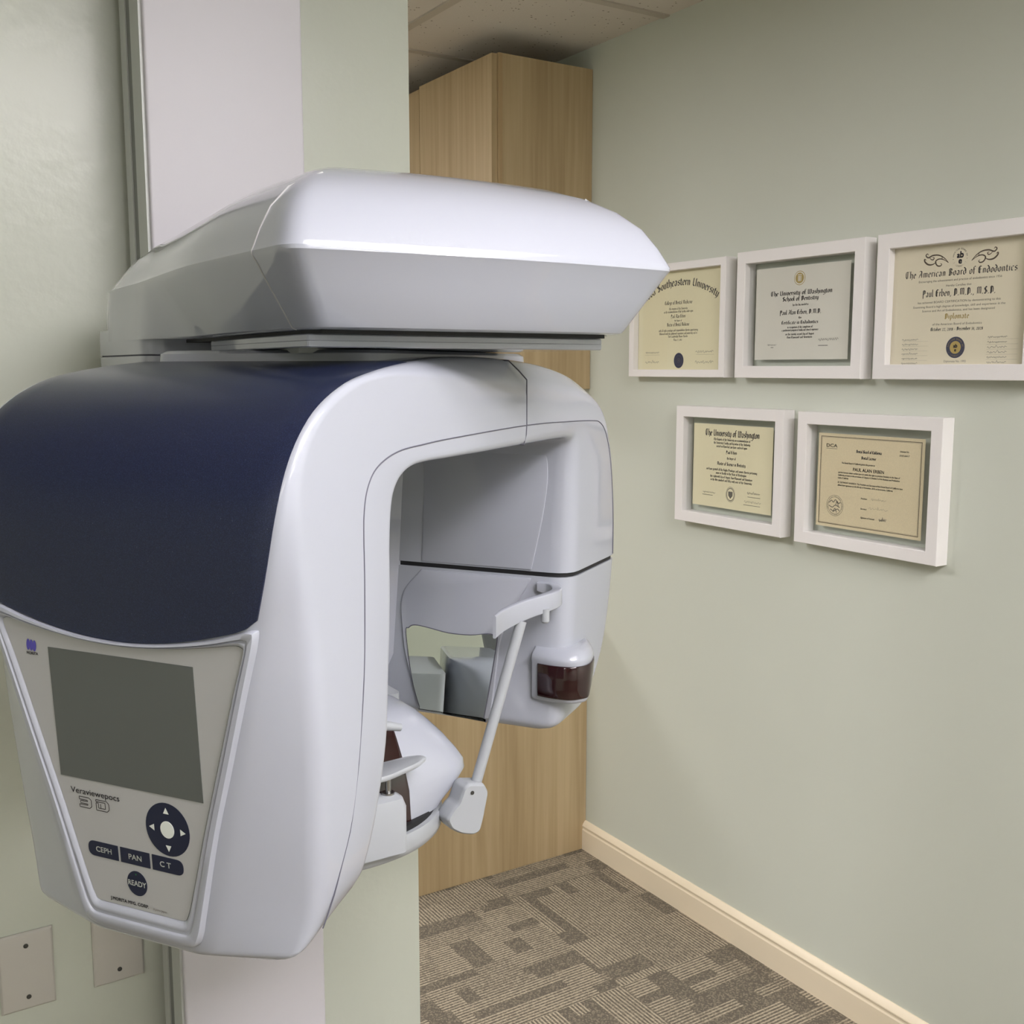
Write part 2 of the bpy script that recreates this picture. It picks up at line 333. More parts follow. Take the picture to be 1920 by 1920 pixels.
GL = {
'a': ([[(.2, 3.9), (1, 4.8), (2.2, 4.1), (2.2, .3), (2.8, .7)], [(2.2, 2.9), (.4, 2.1), (.4, .7), (1.2, .1), (2.2, .9)]], 3.5),
'b': ([[(0, 7.8), (.4, 7.4), (.4, .9), (1.3, .1), (2.5, 1), (2.5, 3.8), (1.5, 4.8), (.4, 4)]], 3.5),
'c': ([[(2.3, 4.1), (1.5, 4.8), (.4, 3.9), (.4, .8), (1.3, .1), (2.3, .8)]], 3),
'd': ([[(2.5, 1), (1.4, .1), (.4, .9), (.4, 3.9), (1.4, 4.8), (2.5, 3.9)], [(.8, 7.5), (2.5, 5.4), (2.5, 1)]], 3.5),
'e': ([[(.4, 2.1), (2.3, 2.9), (2.2, 4), (1.4, 4.8), (.4, 3.9), (.4, .8), (1.3, .1), (2.3, .8)]], 3),
'f': ([[(2.3, 7.1), (1.5, 7.7), (.7, 7), (.7, -.3)], [(-.2, 4.6), (1.9, 4.6)]], 2.3),
'g': ([[(2.4, 4.3), (1.4, 4.8), (.4, 3.9), (.4, 1), (1.3, .3), (2.4, 1.1)], [(2.4, 4.8), (2.4, -1.4), (1.3, -2.4), (.2, -1.8)]], 3.4),
'h': ([[(.4, 7.8), (.4, .3), (.8, .7)], [(.4, 3.9), (1.5, 4.8), (2.5, 3.8), (2.5, .5), (1.8, -1.4)]], 3.5),
'i': ([[(0, 4.4), (.5, 4.8), (.5, .3), (1, .7)], [(.3, 6.2), (.8, 6.7)]], 1.8),
'k': ([[(.4, 7.8), (.4, .2)], [(.4, 2.9), (1.5, 4.7), (2.3, 4), (.7, 2.7), (2, .3), (2.6, .7)]], 3.1),
'l': ([[(.4, 7.8), (.4, .6), (1, .2)]], 1.7),
'm': ([[(0, 4.4), (.5, 4.8), (.5, .2)], [(.5, 4), (1.5, 4.8), (2.2, 4.1), (2.2, .2)], [(2.2, 4), (3.2, 4.8), (3.9, 4.1), (3.9, .3), (4.4, .7)]], 5.1),
'n': ([[(0, 4.4), (.5, 4.8), (.5, .2)], [(.5, 4), (1.5, 4.8), (2.3, 4.1), (2.3, .3), (2.8, .7)]], 3.5),
'o': ([[(1.4, 4.8), (.4, 3.9), (.4, .9), (1.4, .1), (2.4, 1), (2.4, 4), (1.4, 4.8)]], 3.3),
'p': ([[(0, 4.4), (.5, 4.8), (.5, -2.2)], [(.5, 4), (1.5, 4.8), (2.5, 3.9), (2.5, 1), (1.5, .1), (.5, .8)]], 3.5),
'r': ([[(0, 4.4), (.5, 4.8), (.5, .3), (1, .7)], [(.6, 4), (1.4, 4.7), (2, 4.1)]], 2.4),
's': ([[(2.2, 4.2), (1.3, 4.8), (.4, 4), (.5, 3.1), (2.1, 2), (2.2, 1), (1.2, .1), (.3, .8)]], 3),
't': ([[(.6, 6.2), (.6, .8), (1.3, .1), (1.9, .6)], [(-.1, 4.6), (1.8, 4.6)]], 2.3),
'u': ([[(0, 4.4), (.5, 4.8), (.5, .8), (1.3, .1), (2.3, .9)], [(2.3, 4.8), (2.3, .3), (2.8, .7)]], 3.5),
'v': ([[(0, 4.5), (.5, 4.9), (.5, .9), (1.4, .1), (2.4, 1.2), (2.4, 4), (1.6, 4.8)]], 3.3),
'w': ([[(0, 4.5), (.5, 4.9), (.5, .9), (1.2, .1), (2.1, 1.1), (2.1, 4.6)], [(2.1, 1), (3, .1), (3.9, 1.2), (3.9, 4), (3.2, 4.8)]], 4.9),
'x': ([[(.2, 4.5), (2.3, .3)], [(2.2, 4.5), (.3, .3)], [(.4, 2.5), (2.2, 2.5)]], 3),
'y': ([[(0, 4.5), (.5, 4.9), (.5, .9), (1.4, .1), (2.4, 1.2)], [(2.4, 4.8), (2.4, .8), (1.4, -1.6), (.3, -2)]], 3.4),
'T': ([[(2.8, 6.9), (1, 7.4), (.3, 5.8), (.4, 2), (1.5, .1), (3.4, 1)], [(.3, 6.9), (3.9, 7.4)], [(2.1, 6.6), (2.1, 1.2)]], 4.6),
'A': ([[(.2, 6.2), (1.4, 7.4), (3.2, 6.6), (3.2, .4), (3.9, .8)], [(3.2, 6.6), (1.2, 3), (.2, .2)], [(.9, 3.2), (3.2, 3.2)]], 4.7),
'B': ([[(.8, 7.2), (.8, .2)], [(0, 6.2), (1.2, 7.4), (3.2, 6.6), (3.2, 5), (1.6, 4), (3.4, 3.2), (3.4, 1.1), (1.8, .1), (0, .9)], [(2, 6.6), (2, .8)]], 4.5),
'E': ([[(3.2, 6.8), (1.4, 7.4), (.4, 5.9), (.4, 1.5), (1.6, .1), (3.4, 1)], [(.4, 3.9), (3, 4.2)], [(1.5, 6.8), (1.5, .7)]], 4.2),
'P': ([[(.8, 7.2), (.8, -1.4)], [(0, 6.2), (1.4, 7.4), (3.4, 6.4), (3.4, 3.8), (1.8, 2.9), (.4, 3.4)], [(2, 6.8), (2, 3.4)]], 4.4),
'D': ([[(0, 6.4), (1.2, 7.4), (3.2, 6.5), (3.6, 4), (3.4, 1.4), (1.6, .1), (.2, .8)], [(.9, 7), (.9, .6)], [(1.9, 6.8), (1.9, .8)]], 4.6),
'M': ([[(.2, 6.2), (1, 7.2), (1, .9), (.2, .1)], [(1, 6.5), (2.2, 7.4), (2.9, 6.6), (2.9, .6)], [(2.9, 6.5), (4.2, 7.4), (4.8, 6.4), (4.8, .5), (5.4, .9)]], 6.1),
'S': ([[(3.2, 6.5), (1.8, 7.4), (.5, 6.2), (.7, 4.6), (3, 3.2), (3.3, 1.4), (1.8, .1), (.3, 1)], [(1.8, 7), (1.8, .6)]], 4.2),
'U': ([[(.2, 6.6), (1, 7.3), (.7, 4), (.8, 1.2), (2, .1), (3.6, 1.3)], [(3.6, 7.3), (3.6, .3), (4.2, .7)]], 5),
'W': ([[(.2, 6.4), (1, 7.3), (.8, 1.2), (1.8, .1), (3, 1)], [(3, 7.3), (3, 1), (4, .1), (5.2, 1.4), (5.2, 5.8), (4.4, 7)]], 6.2),
'C': ([[(3.2, 6.5), (1.8, 7.4), (.5, 6), (.5, 1.5), (1.8, .1), (3.3, 1)], [(1.7, 6.9), (1.7, .7)]], 4.1),
'N': ([[(.2, 6.3), (1, 7.2), (1, .6), (.3, .1)], [(1, 6.2), (2.4, 7.4), (3.5, 6.2), (3.5, .3), (4.2, .7)]], 4.9),
'O': ([[(2, 7.4), (.5, 6), (.5, 1.4), (2, .1), (3.6, 1.5), (3.6, 6), (2, 7.4)], [(2, 7), (2, .5)]], 4.6),
'L': ([[(1, 7.4), (.6, 6), (.9, 3.5), (.4, .4), (2, .8), (3.2, .2), (3.4, 1.4)]], 4),
'F': ([[(3.2, 6.9), (.9, 7.2), (.9, .2)], [(.9, 4), (2.8, 4)]], 3.8),
'R': ([[(.8, 7.2), (.8, .2)], [(0, 6.2), (1.4, 7.4), (3.2, 6.4), (3, 4.6), (1.6, 3.9), (3.4, .4)]], 4.3),
'0': ([[(1.5, 5.6), (.4, 4.4), (.4, 1.2), (1.5, .1), (2.6, 1.2), (2.6, 4.4), (1.5, 5.6)]], 3.5),
'1': ([[(.2, 4.6), (1, 5.6), (1, .1)]], 2.2),
'2': ([[(.3, 4.6), (1.4, 5.6), (2.4, 4.4), (.4, .3), (2.6, .3)]], 3.4),
'3': ([[(.3, 5.2), (2.2, 5.4), (1.1, 3.4), (2.4, 2.4), (1.6, .1), (.2, .5)]], 3.3),
'8': ([[(1.4, 5.6), (.5, 4.4), (2.3, 1.6), (1.4, .1), (.5, 1.4), (2.3, 4.3), (1.4, 5.6)]], 3.3),
'7': ([[(.2, 5.3), (2.5, 5.3), (1, .1)]], 3),
'.': ([[(.1, .1), (1.1, .7)], [(.5, .0), (.6, .9)]], 2.0), ',': ([[(.7, .7), (.2, -1)]], 1.5), '-': ([[(.2, 2.6), (1.8, 2.6)]], 2.6), ' ': ([], 2.2),
}
def nib_path(path, wx, wy):
    V = []; F = []
    for (x0, y0), (x1, y1) in zip(path[:-1], path[1:]):
        b = len(V)
        V += [(x0-wx, y0-wy), (x0+wx, y0+wy), (x1+wx, y1+wy), (x1-wx, y1-wy)]; F.append((b, b+1, b+2, b+3))
    return V, F
def black(s, cx, cy, width, h, nib=.62, track=0.0, arc=None):
    """broad-nib blackletter, centred; h is capital height (7.4 units)"""
    tot = sum(GL.get(c, GL['o'])[1]+track for c in s); kx = width/tot; ky = h/7.4
    x = 0; V = []; F = []
    for c in s:
        st, adv = GL.get(c, GL['o'])
        for path in st:
            pv, pf = nib_path([(x+px, py) for px, py in path], nib*.76, nib*.55); b = len(V)
            V += pv; F += [tuple(i+b for i in f) for f in pf]
        x += adv+track
    V = [((px-tot/2)*kx, py*ky) for px, py in V]
    if arc:   # bend over a circle of radius arc
        V = [((arc+py)*math.sin(px/arc), (arc+py)*math.cos(px/arc)-arc) for px, py in V]
    return [(px+cx, py+cy) for px, py in V], F
def stroke(path, w0, n=5, taper=False):
    P = catmull([Vector((*p, 0)) for p in path], n); V = []; F = []; m = len(P)
    for i, p in enumerate(P):
        t = P[min(i+1, m-1)]-P[max(i-1, 0)]; t.normalize(); ww = w0/2*(math.sin(math.pi*min(1, max(0.08, i/(m-1))))**.6 if taper else 1)
        V += [(p.x-t.y*ww, p.y+t.x*ww), (p.x+t.y*ww, p.y-t.x*ww)]
        if i: F.append((2*i-2, 2*i-1, 2*i+1, 2*i))
    return V, F
def signature(cx, cy, w_, h_, seed, lw=.0007):
    rg = random.Random(seed); k = rg.randint(7, 11); pts = [(cx-w_/2, cy)]
    for i in range(1, k*2):
        x = cx-w_/2+w_*i/(k*2)+rg.uniform(-.3, .3)*w_/k
        amp = h_*(1 if i in (2, k) else rg.uniform(.25, .6))
        pts.append((x, cy+(amp if i % 2 else -amp*.35)*.7))
    pts.append((cx+w_/2, cy+h_*.1))
    return stroke(pts, lw, 3)
def disc(cx, cy, rx, ry, n=32):
    return [(cx+rx*math.cos(2*math.pi*k/n), cy+ry*math.sin(2*math.pi*k/n)) for k in range(n)], [tuple(range(n))]
def ringf(cx, cy, r0, r1, ky=1, n=36):
    V = []; F = []
    for k in range(n):
        a = 2*math.pi*k/n; V += [(cx+r0*math.cos(a), cy+r0*ky*math.sin(a)), (cx+r1*math.cos(a), cy+r1*ky*math.sin(a))]
        j = (k+1) % n; F.append((2*k, 2*k+1, 2*j+1, 2*j))
    return V, F
def rect(x0, x1, y0, y1): return [(x0, y0), (x1, y0), (x1, y1), (x0, y1)], [(0, 1, 2, 3)]
def ringtext(s, cx, cy, r, h, a0, a1, ky=1, inward=False):
    """letters round a circle from angle a0 to a1 (degrees)"""
    V = []; F = []; n = len(s)
    for i, c in enumerate(s):
        if c == ' ': continue
        a = R(a0+(a1-a0)*i/max(1, n-1)); vs, fs = sans(c, 0, -h/2, h=h, stretch=.85)
        b = len(V); ca, sa = math.cos(a), math.sin(a)
        for (x, y) in vs:
            if inward: px, py = (r-y)*ca-x*-sa, (r-y)*sa+x*-ca*-1
            else: px, py = (r+y)*ca+x*sa, (r+y)*sa-x*ca
            V.append((cx+px, cy+py*ky))
        F += [tuple(q+b for q in f) for f in fs]
    return V, F
def decal(name, shapes, place, mat, parent):
    if name in ('signature', 'title_lettering') and len(shapes) > 1:
        for q in shapes: decal(name, [q], place, mat, parent)
        return
    mb = MB()
    for V, F in shapes: mb.add([place(u, v) for u, v in V], F)
    me = bpy.data.meshes.new(name); off = ROOT.get(parent.name, Vector((0, 0, 0)))
    me.from_pydata([tuple(Vector(p)-off) for p in mb.v], [], mb.f); me.materials.append(mat)
    o = bpy.data.objects.new(name, me); sc.collection.objects.link(o); o.parent = parent; ROOT[o.name] = off
    return o

# ================================================================ the setting
struct(MB().box(XL, XR, YN, YF, -.05, 0).build('floor', M['carpet']))
struct(MB().box(XL, XR, YN, YF, ZC, ZC+.05).build('ceiling', M['ceil']))
struct(MB().box(XR, XR+.12, YN-.1, YF+.1, -.05, ZC+.05).build('wall_right', M['wall']))
struct(MB().box(XL, XE, YB, YB+.125, 0, ZC).build('wall_back', M['wall_gloss']))
struct(MB().box(XL-.12, XL, YN-.1, YF+.1, -.05, ZC+.05).build('wall_left', M['wall']))
struct(MB().box(XL, XR, YN-.12, YN, -.05, ZC+.05).build('wall_near', M['wall']))
struct(MB().box(XL, XR, YF, YF+.12, -.05, ZC+.05).build('wall_far', M['wall']))
# baseboard with a moulded top
prof = [(0, 0), (.014, 0), (.014, .062), (.012, .066), (.012, .070), (.0135, .073), (.0135, .076), (.010, .082), (.006, .087), (.003, .0895), (0, .0895)]
mb = MB(); mb.loft([[(XR-d, y, z) for d, z in prof] for y in (YN, 2.515)])
struct(mb.build('baseboard_right', M['base'], ang=20))
# suspended ceiling grid: shallow T bars
mb = MB()
for k in range(-5, 8):
    y = 2.205+.61*k
    if YN < y < YF: mb.box(XL, XR, y-.012, y+.012, ZC-.004, ZC+.001)
for k in range(-3, 1):
    x = 1.352+1.22*k
    mb.box(x-.012, x+.012, YN, YF, ZC-.0045, ZC+.0005)
struct(mb.build('trim_1', M['tbar']))

# ---------------------------------------------------------------- ceiling lights
def ceiling_light(cx, cy, power, label):
    t = thing('ceiling_light', (cx, cy, ZC-.006), label, 'ceiling light', 'fluorescent ceiling lights')
    hx, hy = .60, .295
    mb = MB()
    for x0, x1, y0, y1 in ((-hx, hx, -hy, -hy+.03), (-hx, hx, hy-.03, hy), (-hx, -hx+.03, -hy+.03, hy-.03), (hx-.03, hx, -hy+.03, hy-.03), (-hx+.03, hx-.03, -.012, .012)):
        mb.box(cx+x0, cx+x1, cy+y0, cy+y1, ZC-.014, ZC-.002)
    mb.build('frame', M['tbar'], t)
    for s in (-1, 1):
        y0, y1 = (-hy+.03, -.012) if s < 0 else (.012, hy-.03)
        MB().box(cx-hx+.03, cx+hx-.03, cy+y0, cy+y1, ZC-.010, ZC-.003).build('diffuser', emit('lit_diffuser', (1, .955, .97), power*LIGHT_POWER), t)
    return t
ceiling_light(.742, -.545, 18, 'white twin-panel ceiling light just behind the camera')
ceiling_light(.742, .065, 4.5, 'white twin-panel ceiling light just above and in front of the camera')
ceiling_light(.742, -1.765, 6, 'added white fill light, unseen, on the ceiling at the back of the room behind the camera')  # added fill for a more even ambient, out of view
ceiling_light(-1.698, -.545, 5, 'added white fill light, unseen, on the ceiling beside the left wall of the room')  # added fill from the left to brighten the control panel, out of view
ceiling_light(-.478, 2.505, 15, 'white twin-panel ceiling light in the corridor, nearest behind the machine wall')
ceiling_light(-.478, 4.335, 12, 'white twin-panel ceiling light far down the corridor behind the machine wall')

# ================================================================ cabinets
cy0 = 2.515; CX = 1.557
t = thing('wall_cabinet', ((CX+XR)/2, cy0+.6, 1.40), 'light oak wall cabinet just under the ceiling beside the right wall', 'cabinet')
mb = MB(); mb.box(CX+.0, XR-.001, cy0, cy0+2.2, 1.40, 2.284)
mb.build('body', M['oak'], t)
MB().box(CX-.0005, CX+.011, cy0-.0012, cy0-.0001, 1.40, 2.2838).build('edge_strip', M['oak_edge'], t)
for i, (y0, y1, zt) in enumerate(((cy0+.004, 2.928, 2.281), (2.931, 3.42, 2.272), (3.423, 3.9, 2.272))):
    d = MB().box(CX-.019, CX-.001, y0, y1, 1.402, zt).build('door', M['oak'], t)
    h = MB(); yh = y1-.09 if i % 2 == 0 else y0+.09
    tube(h, [(CX-.019, yh-.045, 1.47), (CX-.038, yh-.045, 1.47), (CX-.042, yh-.03, 1.47), (CX-.042, yh+.03, 1.47), (CX-.038, yh+.045, 1.47), (CX-.019, yh+.045, 1.47)], .004, 8)
    h.build('handle', M['steel'], d)
t = thing('base_cabinet', (1.55, cy0+.6, 0), 'light oak base cabinet end panel standing on the carpet beside the baseboard', 'cabinet')
MB().box(1.225, XR-.001, cy0, cy0+1.9, .001, .74).build('body', M['oak'], t)
MB().box(1.20, XR-.001, cy0-.004, cy0+1.9, .741, .775, .003).build('worktop', M['oak_edge'], t)

# ================================================================ blank cover plates
def cover_plate(x0, x1, z0, z1, label):
    cx, cz = (x0+x1)/2, (z0+z1)/2
    t = thing('cover_plate', (cx, YB, cz), label, 'wall plate', 'blank electrical cover plates')
    b = .005
    def lp(i, y): return [(x0+i, y, z0+i), (x1-i, y, z0+i), (x1-i, y, z1-i), (x0+i, y, z1-i)]
    MB().loft([lp(0, YB-.0002), lp(0, YB-.003), lp(b*.5, YB-.0052), lp(b, YB-.006)]).build('plate', M['plate'], t, 20)
    for s in (-1, 1):
        zz = cz+s*.0415; mb = MB()
        mb.loft([[(cx+r*math.cos(a), y, zz+r*math.sin(a)) for a in [2*math.pi*k/16 for k in range(16)]] for r, y in ((.0036, YB-.0058), (.0036, YB-.0068), (.0022, YB-.0074))])
        mb.build('screw', M['screw'], t)
cover_plate(.158, .2355, .481, .6055, 'ivory blank cover plate with two screws, nearer and left of two')
cover_plate(.2925, .370, .4835, .608, 'ivory blank cover plate partly hidden below the machine control head, beside the column')

# ================================================================ the dental machine
ax = R(32.45+23.85); A = Vector((math.sin(ax), math.cos(ax), 0)); B = Vector((math.cos(ax), -math.sin(ax), 0)); P0 = Vector((.3086, .7518, 0))
BC = -.209
def W(a, b, z):   # a: into the rotating arm, b: across it from its middle
    return P0+A*a+B*(b+BC)+Vector((0, 0, z))
mach = thing('dental_x_ray_machine', (.523, 1.60, 0), 'large white and navy dental x-ray machine with control screen on a tall white column', 'x-ray machine')

# column
cx0, cx1, cyf, cyb = .397, .624, 1.555, 1.668
col = MB(); col.loft([[(x, y, z) for x, y in rpoly([(cx0, cyf), (cx1, cyf), (cx1, cyb), (cx0, cyb)], [.004, .004, .002, .002], 4)] for z in (.0, ZC-.004)])
col.build('column', M['column'], mach)
# side rails seen along the left edge: light strip, dark groove, grey strip
MB().box(cx0-.004, cx0, cyf+.008, cyf+.055, .0, ZC-.004).build('column_rail', M['rail'], mach)
MB().box(cx0-.002, cx0, cyf+.055, cyf+.082, .0, ZC-.004).build('column_groove', M['groove'], mach)
MB().box(cx0-.004, cx0, cyf+.082, cyb, .0, ZC-.004).build('column_rail', M['rail'], mach)
MB().box(cx0+.004, cx1-.004, cyb, YB-.0005, .0, ZC-.004).build('column_backplate', M['seam'], mach)
MB().box(cx0-.05, cx1+.05, cyf-.25, YB-.02, .001, .03, .006).build('base_plate', M['white2'], mach)

# carriage on the column
def plan(x0, x1, y0, y1, rf, rb, bulge=0, n=6):
    pts = []
    # front edge subdivided for the bulge
    k = 9
    front = [(x0+(x1-x0)*i/(k-1), y0-bulge*(1-((2*i/(k-1))-1)**2)) for i in range(k)]
    poly = front+[(x1, y1), (x0, y1)]
    rr = [rf]+[.004]*(k-2)+[rf, rb, rb]
    return rpoly(poly, rr, 4)
cm = MB(); cm.loft([[(x, y, z) for x, y in plan(.325+i, .742-i, 1.335+i, 1.585, .045, .01)] for z, i in ((1.02, .03), (1.03, .01), (1.06, 0), (1.4745, 0))])
cm.build('carriage', M['white'], mach)
MB().loft([[(x, y, z) for x, y in plan(.327, .74, 1.337, 1.583, .045, .01)] for z in (1.4745, 1.4765)]).build('carriage_seam', M['seam'], mach)
MB().loft([[(x, y, z) for x, y in plan(.325, .742, 1.335, 1.585, .045, .01)] for z in (1.4765, 1.51)]).build('carriage_collar', M['white'], mach)

# upper arm housing: front cap and rear body with a joint between them
LV = [(1.4940, .040, .893, .012, 1.575), (1.4955, .036, .887, .012, 1.578), (1.5000, .0335, .8835, .012, 1.578), (1.530, .0165, .867, .012, 1.568), (1.5540, .0032, .8535, .012, 1.556), (1.5575, .0010, .851, .012, 1.554),
      (1.5610, .0006, .8508, .011, 1.551), (1.566, .003, .853, .011, 1.545), (1.580, .0085, .861, .011, 1.525), (1.60, .019, .875, .011, 1.50), (1.618, .036, .896, .011, 1.47), (1.633, .058, .923, .010, 1.455), (1.645, .085, .957, .010, 1.44), (1.654, .12, 1.0, .008, 1.43), (1.660, .16, 1.055, .004, 1.42), (1.662, .20, 1.11, 0, 1.41)]
# side half-width as a function of distance from the front (slightly boat shaped)
XM = .533
def halfw(y): return .2085+.014*math.sin(min(1, max(0, (y-.85)/.35))*math.pi/2)-.014*min(1, max(0, (y-1.1)/.25))
def LI(z, y):   # the under-chamfer fades out towards the carriage
    if z > 1.5612: return 1
    t = min(1, max(0, (y-1.22)/.12)); return 1-t*t*(3-2*t)
def shell_ring(z, ins, yf, bul, yr, ya=None, yb_=None):
    ys = []
    r = []
    nside = 22
    hwf = halfw(yf)-ins
    rc = .034
    # sides run from yf+rc to yr ; front corners rounded
    right = [(XM+halfw(yf+rc+(yr-yf-rc)*k/nside)-ins*LI(z, yf+rc+(yr-yf-rc)*k/nside), yf+rc+(yr-yf-rc)*k/nside) for k in range(nside+1)]
    # rear corner rounding
    def rear(x, y):
        d = max(0, (y-(yr-.07))/.07); return x-((.010 if z < 1.5612 else .010+.02*min(1, (z-1.5612)/.03))*d*d)
    right = [(XM+(rear(x, y)-XM), y) for x, y in right]
    left = [(2*XM-x, y) for x, y in right]
    nf = 14; front = []
    xR = right[0][0]
    for k in range(nf+1):
        s = 1-2*k/nf; xx = XM+(xR-XM-rc*.6)*s; front.append((xx, yf-bul*(1-s*s)+.000))
    def arc(p0, pc, p1, n=5): return [((1-t)**2*p0[0]+2*t*(1-t)*pc[0]+t*t*p1[0], (1-t)**2*p0[1]+2*t*(1-t)*pc[1]+t*t*p1[1]) for t in [q/n for q in range(1, n)]]
    ring = right[::-1]+arc(right[0], (xR, yf), front[0])+front+arc(front[-1], (2*XM-xR, yf), left[0])+left
    return [(x, y, z-max(0, (z-1.56))*max(0, (y-1.05))*.38) for x, y in ring]
full = MB(); full.loft([shell_ring(*l) for l in LV]); full.build('upper_arm', M['white'], mach, 30)
# joint line around the shell at Y = .925
JY = .925
def at_y(ring, y, side):
    n = len(ring); best = None
    for i in range(n-1):
        p, q = ring[i], ring[i+1]
        if (p[1]-y)*(q[1]-y) <= 0 and abs(p[1]-q[1]) > 1e-9:
            t_ = (y-p[1])/(q[1]-p[1]); x = p[0]+(q[0]-p[0])*t_; z = p[2]+(q[2]-p[2])*t_
            if (x-XM)*side > 0: best = Vector((x, y, z))
    return best
for side in (-1, 1):
    path = []
    for l in LV:
        yy = JY if l[0] < 1.60 else JY
        p = at_y(shell_ring(*l), yy, side)
        if p is not None: path.append(p+Vector((side*.0002, 0, .0002)))
    if len(path) > 3: tube(MB(), path, .0009, 6).build('housing_joint', M['panel'], mach)

# black slab standing in for the shadow under the housing, then the swivel
MB().box(.375, .690, .905, 1.33, 1.4905, 1.4945).build('underside_shadow_gap', M['dark'], mach)
sp_ = MB()
pp = [(.366, .917), (.697, .917), (.700, 1.067), (.690, 1.224), (.372, 1.224), (.366, 1.067)]
def lay(z, i): return [(XM+(x-XM)*(1-i), 1.06+(y-1.06)*(1-i), z) for x, y in rpoly(pp, .004, 3)]
sp_.loft([lay(1.4785, .008), lay(1.4795, .001), lay(1.4842, 0), lay(1.4846, .003), lay(1.4850, 0), lay(1.4895, .001), lay(1.4905, .008)])
sp_.build('swivel_plate', M['white'], mach, 30)
MB().box(.39, .445, 1.0, 1.2, 1.4745, 1.4786).build('swivel_bracket', M['rail'], mach)
sw = MB(); sw.loft([[(.517+.046*math.cos(a), 1.13+.046*math.sin(a), z) for a in [2*math.pi*k/24 for k in range(24)]] for z in (1.4725, 1.479)]); sw.build('swivel_post', M['dark'], mach)

# ---- rotating arm: U-shaped lofted body; station = outer(a,z), inner(a,z), wo, cm, wm, wi, band, ri
ST = [
 ((.024, .9475), (.085, .980), .050, .012, .125, .125, .02, .01),
 ((.018, .953), (.096, .986), .062, .018, .148, .148, .02, .01),
 ((.0155, .965), (.104, .992), .070, .024, .158, .158, .03, .01),
 ((.014, .985), (.113, 1.002), .078, .028, .164, .165, .045, .01),
 ((.0125, 1.01), (.120, 1.018), .084, .030, .168, .170, .046, .01),
 ((.0095, 1.06), (.133, 1.062), .096, .030, .172, .175, .049, .01),
 ((.0065, 1.12), (.146, 1.122), .112, .030, .176, .178, .050, .01),
 ((.003, 1.18), (.152, 1.18), .127, .030, .178, .178, .050, .01),
 ((.000, 1.25), (.157, 1.25), .146, .027, .178, .178, .051, .01),
 ((-.002, 1.30), (.158, 1.305), .160, .020, .178, .178, .050, .01),
 ((.000, 1.345), (.162, 1.338), .169, .013, .178, .178, .051, .01),
 ((.010, 1.380), (.170, 1.354), .1725, .009, .178, .178, .047, .01),
 ((.028, 1.408), (.184, 1.364), .174, .007, .178, .178, .035, .01),
 ((.055, 1.430), (.204, 1.3695), .174, .006, .178, .178, .024, .01),
 ((.095, 1.4475), (.235, 1.371), .174, .006, .178, .178, .020, .01),
 ((.140, 1.457), (.270, 1.371), .173, .007, .178, .178, .019, .01),
 ((.190, 1.4630), (.305, 1.371), .168, .012, .178, .178, .020, .01),
 ((.260, 1.4685), (.350, 1.371), .160, .020, .178, .178, .021, .01),
 ((.340, 1.472), (.405, 1.3715), .154, .026, .178, .178, .0225, .01),
 ((.425, 1.472), (.462, 1.372), .150, .030, .178, .178, .0235, .01),
 ((.520, 1.469), (.530, 1.372), .148, .033, .178, .178, .0235, .012),
 ((.610, 1.462), (.580, 1.372), .146, .034, .178, .178, .0235, .014),
 ((.690, 1.449), (.607, 1.3705), .144, .034, .178, .177, .026, .016),
 ((.750, 1.427), (.620, 1.364), .142, .034, .178, .177, .05, .020),
 ((.787, 1.397), (.6235, 1.350), .140, .034, .178, .177, .085, .024),
 ((.808, 1.353), (.624, 1.325), .138, .034, .178, .176, .13, .026),
 ((.822, 1.30), (.622, 1.29), .136, .034, .178, .176, .14, .028),
 ((.829, 1.25), (.620, 1.25), .135, .034, .178, .176, .145, .03),
 ((.827, 1.1925), (.617, 1.1925), .134, .034, .178, .176, .145, .03),
]
ST2 = [
 ((.826, 1.1865), (.6165, 1.1865), .134, .034, .178, .176, .145, .03),
 ((.815, 1.13), (.6125, 1.13), .133, .034, .177, .175, .14, .028),
 ((.796, 1.08), (.609, 1.08), .130, .034, .175, .173, .14, .026),
 ((.768, 1.035), (.606, 1.035), .126, .034, .172, .171, .13, .022),
 ((.742, 1.006), (.604, 1.006), .120, .034, .168, .168, .12, .020),
 ((.722, .992), (.603, .990), .112, .034, .163, .163, .10, .018),
 ((.700, .986), (.606, .983), .100, .03, .152, .154, .08, .014),
]
def arm_ring(s, depth_in=0):
    (oa, oz), (ia, iz), wo, cmv, wm, wi, band, ri = s
    o = Vector((oa, oz)); i = Vector((ia, iz)); d = i-o; L = d.length; d.normalize()
    pts = [(0, wo), (cmv, wm), (max(L-band, cmv+.006), max(wm, wi)), (L, wi)]
    poly = [(t_, b) for t_, b in pts]+[(t_, -b) for t_, b in pts[::-1]]
    rr = [min(.012, cmv*.45), min(.014, cmv*.5), .004, ri, ri, .004, min(.014, cmv*.5), min(.012, cmv*.45)]
    q = rpoly(poly, rr, 4)
    return [W(o.x+d.x*t_, b, o.y+d.y*t_) for t_, b in q]
def interp(st, n):
    out = []
    flat = [Vector((0, 0, 0))]*0
    rows = [[*s[0], *s[1], *s[2:]] for s in st]; m = len(rows)
    for k in range(m-1):
        p0 = rows[max(k-1, 0)]; p1 = rows[k]; p2 = rows[k+1]; p3 = rows[min(k+2, m-1)]
        for q in range(n):
            t_ = q/n
            r_ = [.5*(2*b+(c-a_)*t_+(2*a_-5*b+4*c-d)*t_*t_+(3*b-a_-3*c+d)*t_**3) for a_, b, c, d in zip(p0, p1, p2, p3)]
            out.append(((r_[0], r_[1]), (r_[2], r_[3]), *r_[4:]))
    out.append(st[-1]); return out
FS = interp(ST, 4)
